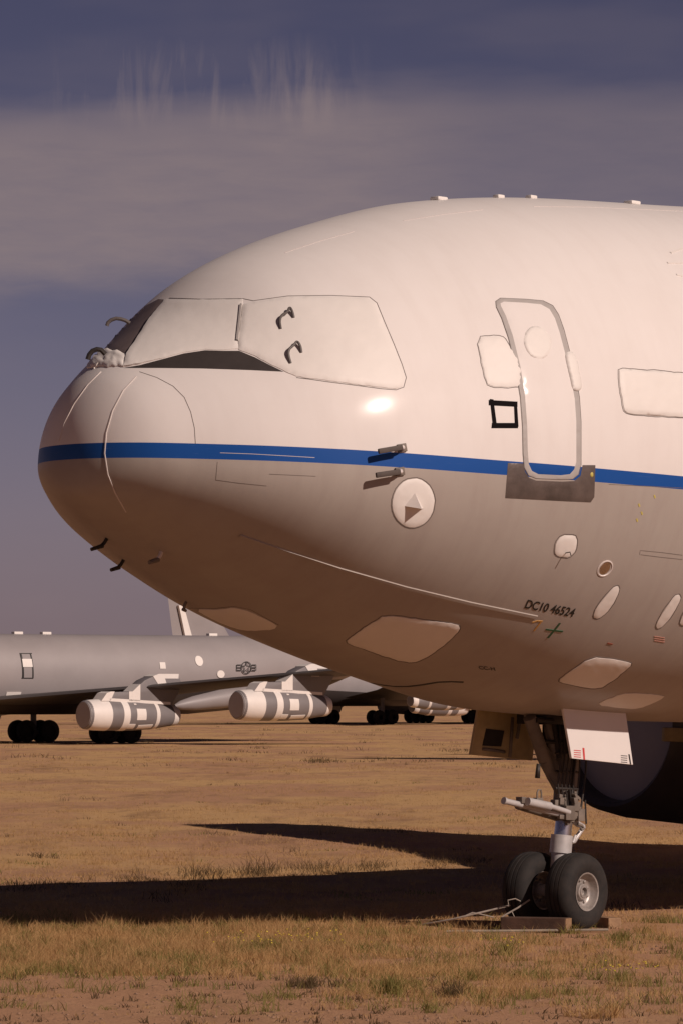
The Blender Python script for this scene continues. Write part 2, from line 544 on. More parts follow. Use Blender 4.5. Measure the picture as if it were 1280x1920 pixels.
def wobble(poly, amp, freq=.06, seed=0):
    return [(x + amp * noise.noise(Vector((x * freq, y * freq, seed))), y + amp * noise.noise(Vector((x * freq, y * freq, seed + 9)))) for x, y in poly]
def inside(p, poly):
    r = False; n = len(poly)
    for i in range(n):
        (x1, y1), (x2, y2) = poly[i], poly[(i + 1) % n]
        if (y1 > p[1]) != (y2 > p[1]) and p[0] < (x2 - x1) * (p[1] - y1) / (y2 - y1) + x1: r = not r
    return r
def edist(p, poly):
    P_ = np.array(poly); Q = np.roll(P_, -1, 0); d = Q - P_
    t = np.clip(((p[0] - P_[:, 0]) * d[:, 0] + (p[1] - P_[:, 1]) * d[:, 1]) / np.maximum((d ** 2).sum(1), 1e-9), 0, 1)
    c = P_ + d * t[:, None]
    return float(np.sqrt(((c - np.array(p)) ** 2).sum(1).min()))
def patch(name, poly, material, parent, height=.012, edge=5.0, step=7.0, wr=0.0, wfreq=.05, holes=(), extra=None):
    """a skin lying on the fuselage, its outline given where the photo shows it, with thickness and a rounded edge"""
    poly = dens(poly, step)
    hol = [dens(h, step) for h in holes]
    allb = [poly] + hol
    pts, edges = [], []
    for lp in allb:
        o = len(pts); pts += lp
        edges += [(o + i, o + (i + 1) % len(lp)) for i in range(len(lp))]
    nb = len(pts)
    x0, x1 = min(p[0] for p in poly), max(p[0] for p in poly)
    y0, y1 = min(p[1] for p in poly), max(p[1] for p in poly)
    row = 0
    y = y0 + step / 2
    ins = []
    while y < y1:
        x = x0 + (step / 2 if row % 2 else 0)
        while x < x1:
            p = (x, y)
            if inside(p, poly) and not any(inside(p, h) for h in hol):
                if min(edist(p, l) for l in allb) > step * .4: ins.append(p)
            x += step
        y += step * .87; row += 1
    # a ring just inside the edge keeps the rim crisp
    vs, es, fs, ov, oe, of = delaunay_2d_cdt([Vector(p) for p in pts + ins], edges, [], 1, 1e-4)
    cen = lambda f: (sum(vs[i][0] for i in f) / len(f), sum(vs[i][1] for i in f) / len(f))
    fs = [f for f in fs if not any(inside(cen(f), h) for h in hol)]
    b = MB()
    top = []
    for i, v in enumerate(vs):
        d = min(edist(v, l) for l in allb)
        loc, n = hit(v[0], v[1])
        k = min(1.0, d / edge)
        h = height * (0.35 + .65 * math.sqrt(k)) if d > 1e-3 else height * .35
        if wr: h += wr * k * (noise.noise(Vector((v[0] * wfreq, v[1] * wfreq, 3.3))) + .5 * noise.noise(Vector((v[0] * wfreq * 2.7, v[1] * wfreq * 2.7, 8))))
        if extra: h += extra(v[0], v[1])
        top.append((loc + n * max(h, .002), loc - n * .006))
    b.v = [t[0] for t in top] + [t[1] for t in top]
    b.f = [tuple(f) for f in fs]
    nvt = len(vs)
    cnt = {}
    for f in fs:
        for i in range(len(f)):
            e = (f[i], f[(i + 1) % len(f)])
            cnt.setdefault(tuple(sorted(e)), []).append(e)
    for e in cnt.values():
        if len(e) == 1:
            a, c = e[0]
            b.f.append((a, c, c + nvt, a + nvt))
    return b.build(name, material, parent, auto=60)
def ribbon(name, pts, width, material, parent, height=.004, closed=False, step=6.0, build=True, into=None):
    """a thin raised line following the skin; width in metres"""
    pp = dens(pts, step, closed)
    h = [hit(*p) for p in pp]
    n = len(h)
    b = into or MB()
    rows = []
    for i in range(n):
        a = h[(i - 1) % n if closed else max(i - 1, 0)][0]; c = h[(i + 1) % n if closed else min(i + 1, n - 1)][0]
        loc, nm = h[i]
        sd_ = (c - a).cross(nm)
        sd_ = sd_.normalized() * width / 2 if sd_.length > 1e-9 else Vector((0, 0, width / 2))
        rows.append([loc - sd_ - nm * .004, loc - sd_ * .8 + nm * height, loc + sd_ * .8 + nm * height, loc + sd_ - nm * .004])
    fs = []
    for i in range(n if closed else n - 1):
        j = (i + 1) % n
        fs += [(i * 4 + k, i * 4 + k + 1, j * 4 + k + 1, j * 4 + k) for k in range(3)]
    b.add([q for r in rows for q in r], fs)
    if build:
        return b.build(name, material, parent)

# ---- window covers
front_cov = [(300, 561), (309, 562), (283, 600), (258, 640), (240, 666), (226, 668), (206, 654), (222, 628), (245, 600), (268, 580)]
side_cov = [(309, 562), (380, 562), (456, 561), (452, 600), (446, 640), (449, 654), (420, 656), (385, 655), (345, 661), (300, 673), (262, 683), (232, 688), (240, 666), (258, 640), (283, 600)]
aft_cov = [(457, 571), (475, 566), (540, 557), (620, 556), (690, 559), (703, 568), (716, 600), (735, 645), (750, 683), (758, 708), (753, 724), (742, 729), (720, 727), (670, 721), (615, 714), (580, 709), (556, 706), (535, 697), (505, 682), (478, 668), (449, 656), (447, 640), (452, 600)]
CORNER = [(309, 562), (283, 600), (258, 640), (240, 666)]
taper = lambda y: min(1, max(.15, (y - 560) / 45))
def corner_d(x, y):
    return min(math.hypot(x - q[0], y - q[1]) for q in dens(CORNER, 3, False))
front_pane = [(298, 561), (308, 562), (283, 600), (258, 640), (241, 664), (212, 656), (196, 652), (208, 634), (228, 612), (262, 580)]
patch('windscreen', front_pane, M['screen'], plane, .010, 4, 5)
patch('window_cover', wobble(dens(side_cov, 6), 1.2, .08), M['cover'], plane, .012, 5, 5, wr=.0025, wfreq=.02, extra=lambda x, y: .03 * taper(y) * math.exp(-corner_d(x, y) / 30))
ac = patch('window_cover', wobble(dens(aft_cov, 6), 2.0, .07, 2), M['cover'], plane, .018, 6, 6, wr=.003, wfreq=.02)
crumple = patch('bunched_cover', wobble(dens([(176, 660), (200, 654), (228, 660), (240, 668), (232, 688), (200, 687), (163, 691), (166, 682)], 4), 3, .12), M['cover'], plane, .03, 6, 3.5, wr=.016, wfreq=.08)
sm = MB()
ribbon('', [(318, 559), (380, 561), (456, 560), (475, 564), (540, 555), (620, 554), (692, 557), (706, 568), (719, 600), (738, 645), (753, 683), (761, 708), (756, 726), (742, 731), (715, 729), (670, 723), (615, 716), (580, 711), (556, 708)], .008, None, None, .003, build=False, into=sm)
ribbon('cover_fold', [(453, 572), (450, 600), (445, 640)], .024, M['seal'], plane, .026)
sm.build('cover_edge', M['seam'], plane)
crescent = [(232, 690), (262, 685), (300, 675), (345, 663), (385, 657), (420, 658), (449, 658), (478, 670), (505, 684), (532, 697), (470, 694), (380, 691), (300, 690)]
patch('dark_crescent', crescent, M['crescent'], plane, .004, 3, 7)  # dark grey crescent lying under the window covers

def strap(pxs, lifts, rad, material, name='strap', parent=plane):
    pts = [hit(*p) for p in pxs]
    q = [l + n * h for (l, n), h in zip(pts, lifts)]
    # smooth
    for _ in range(2):
        o = [q[0]]
        for a, b in zip(q, q[1:]):
            o += [a.lerp(b, .25), a.lerp(b, .75)]
        q = o + [q[-1]]
    return MB().tube(q, rad, 8).build(name, material, parent)
M['strap'] = mat('rubber_hose', (.10, .085, .08), .6)
strap([(527, 619), (525, 606), (530, 597), (540, 592), (544, 582), (549, 590), (551, 598)], [.02, .045, .055, .05, .055, .045, .02], .014, M['strap'], 'hose_handle')
strap([(545, 683), (540, 668), (543, 659), (552, 652), (557, 645), (563, 653), (565, 663)], [.02, .045, .055, .05, .055, .045, .02], .014, M['strap'], 'hose_handle')
WA = [MI @ wpt(x_, y_, 51.2) for x_, y_ in ((201, 611), (203, 605), (209, 600), (218, 597), (227, 598), (236, 601), (244, 606))]
MB().tube(WA, .020, 8).build('wiper_arm', M['strap'], plane)
WA = [MI @ wpt(x_, y_, 50.9) for x_, y_ in ((165, 674), (168, 665), (174, 658), (182, 655), (190, 656), (198, 664))]
MB().tube(WA, .026, 8).build('wiper_arm', M['dark'], plane)

# ---- radome strips, seams and panel lines
ribbon('lightning_strip', [(190, 697), (165, 722), (140, 757), (122, 792), (112, 826)], .012, M['strip'], plane, .007)
ribbon('lightning_strip', [(256, 706), (232, 732), (212, 770), (200, 812), (197, 850), (203, 890), (217, 925), (237, 960)], .013, M['strip'], plane, .007)
ribbon('panel_seam', [(262, 697), (295, 708), (325, 724), (346, 745), (358, 772), (365, 802), (367, 832)], .007, M['seam'], plane, .002)
ribbon('panel_seam', [(408, 866), (405, 900), (450, 906), (500, 911)], .006, M['seam'], plane, .002)
ribbon('panel_seam', [(505, 889), (550, 891), (592, 893)], .006, M['seam'], plane, .002)
ribbon('panel_seam', [(1140, 908), (1200, 911), (1278, 915)], .006, M['seam'], plane, .002)
ribbon('panel_seam', [(1198, 1040), (1199, 1032), (1240, 1036), (1278, 1041)], .006, M['seam'], plane, .002)
ribbon('panel_seam', [(1200, 1040), (1240, 1045), (1278, 1049)], .006, M['seam'], plane, .002)
ribbon('panel_seam', [(697, 1281), (715, 1284), (740, 1287), (765, 1287), (790, 1284), (820, 1279), (845, 1278), (868, 1279)], .045, M['ink'], plane, .004)
ribbon('panel_seam', [(350, 1140), (400, 1141), (440, 1137), (470, 1143), (523, 1172)], .008, M['seam'], plane, .002)
ribbon('tape_line', [(413, 849), (470, 851), (540, 855), (590, 858)], .006, M['strip'], plane, .002)
ribbon('tape_line', [(534, 474), (600, 452), (663, 434)], .010, M['strip'], plane, .003)
ribbon('tape_line', [(755, 414), (830, 402), (905, 393)], .010, M['strip'], plane, .003)
ribbon('tape_line', [(1000, 387), (1100, 388), (1278, 396)], .010, M['strip'], plane, .003)
trim = ribbon('trim_strip', [(450, 1004), (540, 1035), (640, 1068), (760, 1102), (880, 1131), (1005, 1157)], .050, M['skin'], plane, .012)

# ---- passenger door
outer = [(938, 559), (985, 561), (1016, 564), (1034, 573), (1045, 590), (1055, 618), (1066, 660), (1077, 703), (1084, 745), (1087, 790), (1087, 835), (1087, 872), (1083, 889), (1072, 898), (1050, 899), (1005, 897), (990, 891), (982, 876), (980, 850), (979, 800), (975, 745), (966, 690), (953, 635), (940, 597), (930, 576), (929, 565)]
cx_, cy_ = 1015, 730
inner = [(944, 566), (985, 568), (1013, 571), (1029, 580), (1039, 597), (1048, 624), (1059, 666), (1069, 708), (1076, 748), (1079, 790), (1079, 835), (1079, 866), (1075, 880), (1067, 889), (1050, 891), (1008, 889), (996, 883), (990, 870), (988, 845), (987, 800), (983, 743), (974, 686), (960, 629), (947, 592), (938, 574), (937, 569)]
door = patch('passenger_door', inner, M['skin'], plane, .010, 3, 9)
patch('seal', outer, M['seal'], door, .009, 2.0, 6, holes=[inner])
rib = MB()
ribbon('', [(x + (1.2 if x > 1015 else -1.0), y) for x, y in outer], .006, None, None, .004, closed=True, build=False, into=rib)
rib.build('seal_gap', M['seam'], door)
patch('window_cover', wobble(ellipse(1006, 643, 26, 32, -.35), 1.5, .1), M['cover'], door, .022, 5, 4, wr=.003, wfreq=.06)
patch('latch_cover', wobble(rounded([(1056, 662), (1070, 658), (1080, 672), (1086, 704), (1089, 728), (1083, 735), (1072, 732), (1063, 695)], 1), 1.5, .1), M['cover'], door, .026, 5, 4, wr=.003, wfreq=.06)
patch('scuff_plate', [(951, 868), (981, 869), (983, 884), (991, 896), (1004, 901), (1052, 903), (1075, 902), (1087, 892), (1091, 872), (1115, 872), (1113, 932), (1106, 942), (1060, 940), (946, 934), (949, 895)], M['scuff'], plane, .005, 3, 7)
patch('yellow_dot', ellipse(1108, 890, 3.2, 5), M['yellow_ink'], plane, .011, 2, 2)

# ---- sealing patches
def taped(name, poly, h=.012, amp=1.3, m='cover', wr=.003, line=True, seed=1):
    if len(poly) < 20: poly = rounded(poly, 1)
    poly = wobble(dens(poly, 6), amp, .09, seed)
    o = patch(name, poly, M[m], plane, h, 6, 5, wr=wr, wfreq=.08)
    if line:
        cx, cy = sum(p[0] for p in poly) / len(poly), sum(p[1] for p in poly) / len(poly)
        big = [(x + 2.0 * (x - cx) / math.hypot(x - cx, y - cy), y + 2.0 * (y - cy) / math.hypot(x - cx, y - cy)) for x, y in poly]
        r = MB(); ribbon('', big, .009, None, None, .003, closed=True, build=False, into=r)
        r.build('sealant_line', M['seam'], o)
    return o
taped('sealing_patch', [(893, 633), (932, 630), (945, 634), (953, 650), (966, 667), (974, 690), (975, 718), (968, 726), (915, 725), (907, 700)], .012, wr=.003)
taped('sealing_patch', [(1160, 691), (1200, 694), (1300, 702), (1300, 783), (1240, 780), (1176, 776), (1168, 768), (1162, 730), (1159, 705)], .022)
probe_pad = taped('round_patch', ellipse(774, 943, 39, 46, .15), .012, 1.0, wr=.003)
small_pad = taped('sealing_patch', [(1052, 1004), (1076, 1004), (1081, 1014), (1078, 1032), (1066, 1045), (1044, 1043), (1038, 1036), (1040, 1018)], .014)
taped('slot_patch', [(1148, 1102), (1157, 1098), (1160, 1106), (1152, 1125), (1135, 1150), (1120, 1160), (1111, 1157), (1116, 1140), (1132, 1120)], .014, .8)
taped('slot_patch', [(1263, 1117), (1272, 1114), (1275, 1122), (1262, 1148), (1242, 1174), (1231, 1179), (1228, 1171), (1245, 1142)], .014, .8)
taped('slot_patch', [(1290, 1140), (1282, 1146), (1273, 1166), (1276, 1173), (1290, 1170)], .014, .8)
taped('belly_patch', [(722, 1153), (790, 1162), (858, 1170), (861, 1180), (838, 1204), (800, 1232), (772, 1243), (740, 1236), (652, 1207), (650, 1200), (690, 1172)], .016)
taped('belly_patch', [(365, 1142), (410, 1143), (440, 1139), (468, 1146), (520, 1172), (515, 1180), (470, 1183), (440, 1178), (405, 1164)], .012, .8, line=False)
taped('belly_patch', [(1108, 1232), (1150, 1236), (1182, 1242), (1180, 1250), (1150, 1274), (1122, 1291), (1085, 1287), (1047, 1279), (1050, 1271)], .016)
taped('belly_patch', [(1178, 1298), (1246, 1304), (1236, 1312), (1196, 1329), (1160, 1327), (1118, 1321), (1140, 1309)], .014, line=False)

# pyramid probe on the round patch
def probe_pyramid(pad):
    l, n = hit(772, 947)
    fwd = (Vector((-1, 0, 0)) - n * Vector((-1, 0, 0)).dot(n)).normalized()
    upv = n.cross(fwd).normalized()
    if upv.z < 0: upv = -upv
    l = l + n * .010
    l = l + upv * .01
    a = l + upv * .12 + fwd * .01
    b1 = l - upv * .03 + fwd * .09
    c1 = l - upv * .025 - fwd * .13
    tip = l + n * .14 - upv * .0 - fwd * .03
    MB().add([a, b1, c1, tip], [(0, 1, 3), (1, 2, 3), (2, 0, 3), (0, 2, 1)]).build('taped_vane', M['cover_smooth'], pad, smooth=False)
probe_pyramid(probe_pad)
l, n = hit(1058, 1036)
MB().tube([l + n * .01, l + n * .10 + Vector((0, 0, .05)), l + n * .12 + Vector((0, 0, .02))], .006, 6).build('drain_wire', M['dark'], small_pad)

# taped square in black
for poly in ([(915, 750), (969, 753), (969, 763), (915, 760)], [(921, 793), (970, 793), (970, 803), (920, 803)],
             [(917, 748), (924, 749), (931, 802), (923, 803)], [(962, 754), (968, 754), (971, 800), (964, 801)]):
    patch('black_tape', poly, M['black_tape'], plane, .004, 2, 4)

# pitot probes with their covers
def pitot(px, py):
    l, n = hit(px, py)
    fwd = (Vector((-1, 0, -.18)) - n * Vector((-1, 0, -.18)).dot(n)).normalized()
    upv = n.cross(fwd).normalized()
    rot = Matrix((fwd, upv, n)).transposed()
    base = MB().box(l + n * .012, (.10, .085, .03), rot).build('pitot_probe', M['gearbrown'], plane, bevel=.006)
    m = l + n * .12 + fwd * .07
    MB().tube([l + n * .02, l + n * .09 + fwd * .03, m], [.030, .022, .02], 8).build('mast', M['strip'], base)
    MB().box(m + fwd * .12, (.28, .055, .04), rot).build('probe_cover', M['probe'], base, bevel=.012)
pitot(752, 840)
pitot(748, 884)
def small_probe(px, py, ln, mat1, mat2, r=.028, dirn=(-1, 0, -.3)):
    l, n = hit(px, py)
    d = Vector(dirn).normalized()
    b = MB().tube([l - n * .01, l + n * .05, l + n * .09 + d * .02], r * .8, 10).build('sensor_probe', M[mat2], plane)
    MB().tube([l + n * .09, l + n * .09 + d * ln], [r, r * .8], 10).build('probe_cap', M[mat1], b)
small_probe(303, 1035, .13, 'gearbrown', 'strip')
small_probe(232, 1050, .12, 'dark', 'dark', .024)
small_probe(186, 1036, .16, 'dark', 'dark', .024)
small_probe(350, 1128, .05, 'gearbrown', 'gearbrown', .02, (1, 0, -.4))
def rim_hit(px, py):                       # first point of the outline met going down from (px, py)
    for k in range(60):
        loc, nrm, _, _ = BVH.ray_cast(CAML, ray(px, py + k * .5))
        if loc is not None:
            return loc, nrm if nrm.dot(ray(px, py)) < 0 else -nrm
for px, py, w in ((822, 366, .10), (934, 364, .07), (995, 364, .07), (1184, 374, .10)):
    l, n = rim_hit(px, py)
    MB().box(l + Vector((0, 0, .01)), (w * 1.5, w * 1.4, .045)).build('roof_antenna', M['cover'], plane, bevel=.02)
# lamp
l, n = hit(1133, 1066)
lamp = MB().lathe(l - n * .015, n, [(.0, .10), (.02, .10), (.024, .088), (.012, .08)], 28).build('landing_lamp', M['strip'], plane)
MB().lathe(l - n * .012, n, [(.010, .082), (.014, .05), (.016, 0)], 28).build('lens', M['glass'], lamp)

# torn tape flaps near the right edge of the roof
for pts in ([(1290, 462), (1272, 468), (1256, 474)], [(1290, 492), (1268, 493), (1250, 493)], [(1290, 516), (1276, 517), (1267, 515)]):
    ribbon('torn_tape', pts, .03, M['cover_smooth'], plane, .006)

# ---- stencilled writing
def writing(txt, px, py, ang, height, name, material, parent, hf=None, shear=.25, sx=1.0):
    cu = bpy.data.curves.new('t', 'FONT'); cu.body = txt; cu.size = 1.0; cu.shear = shear
    cu.offset = .020
    o = bpy.data.objects.new('t', cu); col.objects.link(o)
    me = o.to_mesh()
    vs = [v.co.copy() for v in me.vertices]; fs = [tuple(p.vertices) for p in me.polygons]
    o.to_mesh_clear(); bpy.data.objects.remove(o); bpy.data.curves.remove(cu)
    k = height / .70
    c, s = math.cos(ang), math.sin(ang)
    b = MB()
    q = []
    for v in vs:
        x, y = v.x * k * sx, v.y * k
        if hf:
            q.append(hf(px + x * c - y * -s * -1, py + x * s - y * c))
        else:
            loc, nm = hit(px + x * c + y * s, py + x * s - y * c)
            q.append(loc + nm * .004)
    b.v = q; b.f = fs
    return b.build(name, material, parent, smooth=False)
writing('DC10 46524', 981, 1139, math.atan2(17, 90), 16, 'stencil_lettering', M['ink'], plane, shear=.30, sx=.78)
writing('CC-H', 897, 1254, .10, 6, 'stencil_lettering', M['ink'], plane, shear=-.3, sx=1.5)
mk = MB()
ribbon('', [(1022, 1180), (1054, 1184)], .03, None, None, .004, build=False, into=mk)
ribbon('', [(1049, 1168), (1038, 1182), (1026, 1196)], .03, None, None, .004, build=False, into=mk)
mk.build('green_cross', M['green_ink'], plane)
mk = MB()
ribbon('', [(997, 1167), (1006, 1164), (1016, 1165)], .022, None, None, .004, build=False, into=mk)
ribbon('', [(1014, 1165), (1006, 1175), (1000, 1183)], .022, None, None, .004, build=False, into=mk)
mk.build('orange_mark', M['orange_ink'], plane)
for x, y in ((1225, 931), (1196, 947), (1192, 975), (1201, 962)):
    ribbon('yellow_mark', [(x, y - 3), (x + 2, y + 3)], .022, M['yellow_ink'], plane, .004)
mk = MB()
ribbon('', [(1137, 1206), (1147, 1208)], .025, None, None, .004, build=False, into=mk)
mk.build('red_mark', M['rust'], plane)
mk = MB()
for dy in (0, 4, 8):
    ribbon('', [(1225, 1193 + dy), (1245, 1196 + dy)], .012, None, None, .004, build=False, into=mk)
mk.build('pink_stencil', mat('pink_stencil_ink', (.45, .22, .17), .6), plane)

# ---- wings, tail, engines (mostly out of the frame; they throw the shadows beside the nose)
def airfoil(chord, th, n=12):
    xs_ = [(1 - math.cos(math.pi * i / n)) / 2 for i in range(n + 1)]
    yt = [5 * th * (.2969 * math.sqrt(x) - .126 * x - .3516 * x * x + .2843 * x ** 3 - .1015 * x ** 4) for x in xs_]
    up = [(x * chord, y * chord) for x, y in zip(xs_, yt)]
    return up + [(x * chord, -y * chord * .6) for x, y in zip(xs_[-2:0:-1], yt[-2:0:-1])]
def wing(sections, side, name, material, parent, vert=False):
    """sections: (span, s of leading edge, z, chord, thickness)"""
    b = MB(); k = None
    rings = []
    for sp, s0, z0, ch, th in sections:
        af = airfoil(ch, th)
        rings.append([A(s0 + x, 0.0 + y, z0 + sp) if vert else A(s0 + x, side * sp, z0 + y) for x, y in af])
    n = len(rings[0])
    b.v = [p for r in rings for p in r]
    for i in range(len(rings) - 1):
        b.f += [(i * n + j, i * n + (j + 1) % n, (i + 1) * n + (j + 1) % n, (i + 1) * n + j) for j in range(n)]
    b.f.append(tuple(range((len(rings) - 1) * n, len(rings) * n)))
    return b.build(name, material, parent)
WSEC = [(2.5, 15.2, -2.2, 12.8, .13), (8.0, 19.4, -1.7, 9.8, .115), (16, 26.3, -.35, 5.0, .10), (26.0, 33.0, 1.6, 2.4, .10)]
for sd_ in (1, -1):
    wing(WSEC, sd_, 'wing', M['white'], plane)
    wing([(1.5, 45.0, 1.2, 5.6, .1), (10.8, 52.0, 2.6, 2.3, .1)], sd_, 'tailplane', M['white'], plane)
wing([(0, 40.5, 2.6, 9.0, .1), (8.8, 48.5, 2.6, 3.4, .1)], 1, 'tail_fin', M['skin'], plane, vert=True)
def engine(side):
    q = on_plane(1145, 1352, -8.0)
    c = Vector((q.x, -side * 8.0, q.z))
    ax = Vector((1, 0, -.02))
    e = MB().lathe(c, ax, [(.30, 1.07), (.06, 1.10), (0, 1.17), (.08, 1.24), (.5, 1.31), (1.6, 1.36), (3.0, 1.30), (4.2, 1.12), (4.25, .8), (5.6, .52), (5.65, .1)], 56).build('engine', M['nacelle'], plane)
    MB().lathe(c, ax, [(.30, 1.075), (.22, .8), (.16, .4), (.14, 0)], 48).build('intake_cover', M['duct'], e)
    py = MB().prism([c + Vector((.9, -.18, 1.2)), c + Vector((1.6, -.18, 1.95)), c + Vector((7.0, -.18, 1.3)), c + Vector((5.0, -.18, .5))], (0, .36, 0))
    py.build('pylon', M['white'], e, bevel=.05)
    MB().box(c + Vector((2.1, .1, -1.42)), (.12, .10, .26)).build('drain_mast', M['dark'], e, bevel=.02)
    return e, c
for sd_ in (-1, 1):
    e_, ec = engine(sd_)
    if sd_ == -1:
        MB().box(on_plane(1272, 1378, -6.66), (.62, .06, .19)).build('lit_spot', M['primer'], e_, bevel=.02)  # pale block standing in for a sunlit spot on the nacelle side
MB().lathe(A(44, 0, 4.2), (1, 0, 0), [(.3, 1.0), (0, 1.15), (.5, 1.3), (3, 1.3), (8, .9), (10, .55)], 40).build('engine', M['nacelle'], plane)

# ---- nose gear
GS = 7.28
wl_ = lambda v: MI @ Vector(v)
strut_top = on_plane(1066, 1350, 0); strut_low = on_plane(1049, 1640, 0)
def along(px, py, o=0.0): return on_plane(px, py, o)
gear = MB()
gear.tube([along(1067, 1325), along(1062, 1440), along(1058, 1508)], [.15, .14, .135], 20)
gear.tube([along(1058, 1500), along(1057, 1530)], .155, 20)
gear.tube([along(1057, 1530), along(1056, 1540)], .12, 20)
g = gear.build('nose_strut', M['gearbrown'], plane)
MB().tube([along(1057, 1535), along(1052, 1580)], .098, 20).build('piston', M['chrome'], g)
pl_ = MB().tube([along(1052.5, 1566), along(1049.5, 1600)], .125, 20)
pl_.tube([along(1050, 1592), along(1045, 1680)], .105, 20)
pl_.build('lower_leg', M['steel'], g)
# drag brace and side stays
br = MB()
br.tube([along(992, 1345, .12), along(1020, 1425, .05)], .075, 12)
br.tube([along(1020, 1425, .05), along(1052, 1490, 0)], [.075, .06], 12)
br.tube([along(992, 1345, -.25), along(1028, 1440, -.1), along(1050, 1490, 0)], .05, 10)
br.prism([on_plane(*q, .06) for q in ((986, 1340), (1003, 1340), (1020, 1392), (1044, 1428), (1062, 1482), (1046, 1484), (1030, 1460), (1014, 1420))], (0, .05, 0))
br.tube([along(1022, 1345, .05), along(1040, 1420, .05)], .05, 10)
br.build('drag_brace', M['gearbrown'], g)
st = MB()
for dx, oo in ((0, .16), (10, .12), (22, .05)):
    st.tube([along(1080 + dx, 1345, oo), along(1074 + dx, 1455, oo), along(1068 + dx * .9, 1520, oo)], .012 + .005 * (dx == 0), 8)
st.tube([along(1035, 1345, .1), along(1046, 1420, .1)], .03, 8)
st.tube([along(1012, 1390, .1), along(1062, 1392, .1)], .022, 8)
st.tube([along(1005, 1350, .2), along(1036, 1352, .2)], .03, 8)
st.tube([along(1096, 1500, 0), along(1098, 1545, 0)], .01, 8)
for k in range(5):
    x0 = 1048 + 7 * k
    st.tube([along(x0, 1360 + 6 * k, .17), along(x0 + 3, 1420, .19), along(x0 - 3, 1470, .18), along(x0 + 2, 1512, .16)], .009, 6)
for y0 in (1412, 1446, 1478):
    st.tube([along(1040, y0, .16), along(1062, y0 + 1, .18), along(1082, y0 + 2, .14)], .014, 6)
st.build('hydraulic_line', M['dark'], g)
# steering actuators point forward
sa = MB()
sa.tube([along(946, 1502, .15), along(1000, 1515, .15), along(1062, 1530, .17)], .034, 12)
sa.tube([along(946, 1502, .15), along(943, 1501, .15)], .042, 12)
sa.tube([along(988, 1503, .24), along(1030, 1512, .24)], .048, 14)
sa.tube([along(1028, 1511, .24), along(1066, 1523, .22)], .030, 12)
sa.build('steering_actuator', M['steel'], g)
jn = MB()
jn.tube([along(970, 1508, -.05), along(1050, 1532, -.05)], .06, 12)
jn.box(along(1062, 1524, .18), (.14, .12, .16))
jn.box(along(1074, 1512, .12), (.12, .10, .10))
jn.box(along(1084, 1528, .08), (.10, .10, .14))
jn.box(along(1040, 1508, .15), (.08, .08, .10))
jn.box(along(976, 1500, .15), (.07, .10, .07))
jn.box(along(1008, 1500, .18), (.10, .06, .05))
jn.tube([along(1006, 1500, .18), along(1006, 1486, .18), along(1008, 1481, .18), along(1013, 1481, .18), along(1014, 1488, .18), along(1014, 1500, .18)], .011, 6)
rr = random.Random(5)
for k in range(16):
    px_, py_ = rr.uniform(1040, 1092), rr.uniform(1490, 1545)
    jn.box(along(px_, py_, rr.uniform(.08, .2)), (rr.uniform(.03, .07), rr.uniform(.03, .07), rr.uniform(.03, .08)), Matrix.Rotation(rr.uniform(-.6, .6), 3, 'Y'))
jn.tube([along(1082, 1545, .08), along(1090, 1548, .08), along(1093, 1553, .08), along(1088, 1556, .08)], .018, 8)
jn.build('steering_linkage', M['gearbrown'], g, bevel=.008)
tq = MB()
tq.tube([along(1068, 1532, 0), along(1082, 1545, 0), along(1093, 1550, 0)], [.05, .035, .028], 10)
tq.tube([along(1093, 1550, 0), along(1084, 1564, 0), along(1075, 1577, 0), along(1060, 1580, 0)], [.028, .026, .03, .04], 10)
tq.tube([along(1078, 1566, .05), along(1073, 1580, .05)], .016, 8)
tq.build('torque_link', M['steel'], g)
pin = MB().tube([along(1008.5, 1432, .3), along(1006.5, 1459, .3)], [.022, .030], 8)
pin.build('ground_lock_pin', M['dark'], g)

# wheels: the pair is turned a little towards the camera
ax_w = MI3 @ Vector((.775, -.632, 0)).normalized()
wc_near = on_plane(1079.5, 1671.5, .31)
dist = .60
wc_far = wc_near - ax_w * dist
def wheel(c, ax):
    t = MB().lathe(c, ax, [(-.135, .20), (-.165, .25), (-.178, .31), (-.168, .365), (-.135, .405), (-.095, .424), (-.06, .430), (-.058, .422), (-.045, .422), (-.043, .432), (-.004, .433), (-.002, .425), (.010, .425), (.012, .432), (.05, .430), (.052, .422), (.064, .422), (.066, .429), (.095, .424), (.135, .405), (.168, .365), (.178, .31), (.165, .25), (.135, .205)], 64)
    t = t.build('tyre', M['rubber'], None)
    w = t
    rim = MB().lathe(c, ax, [(-.13, .21), (-.10, .19), (.05, .185), (.115, .197), (.142, .213), (.152, .216), (.148, .200), (.118, .190), (.075, .172), (.055, .150), (.05, .105), (.066, .092), (.095, .088), (.10, .07), (.11, .066), (.112, .048), (.075, .045), (.07, 0)], 56)
    ref = ax.cross(Vector((0, 0, 1))).normalized(); r2 = ref.cross(ax)
    for i in range(9):
        a = 2 * math.pi * i / 9
        p = c + (ref * math.cos(a) + r2 * math.sin(a)) * .128
        rim.lathe(p + ax * .05, ax, [(0, .016), (.022, .016), (.026, .008), (.027, 0)], 8)
    return w, rim
for c in (wc_near, wc_far):
    t, rim = wheel(c, ax_w)
    t.parent = plane
    t.name = 'wheel'
    rim.build('rim', M['rim'], t)
MB().tube([wc_near, wc_far], .07, 16).build('axle', M['steel'], g)
MB().tube([along(1046, 1650), (wc_near + wc_far) / 2], [.13, .11], 16).build('axle_fork', M['dark'], g)

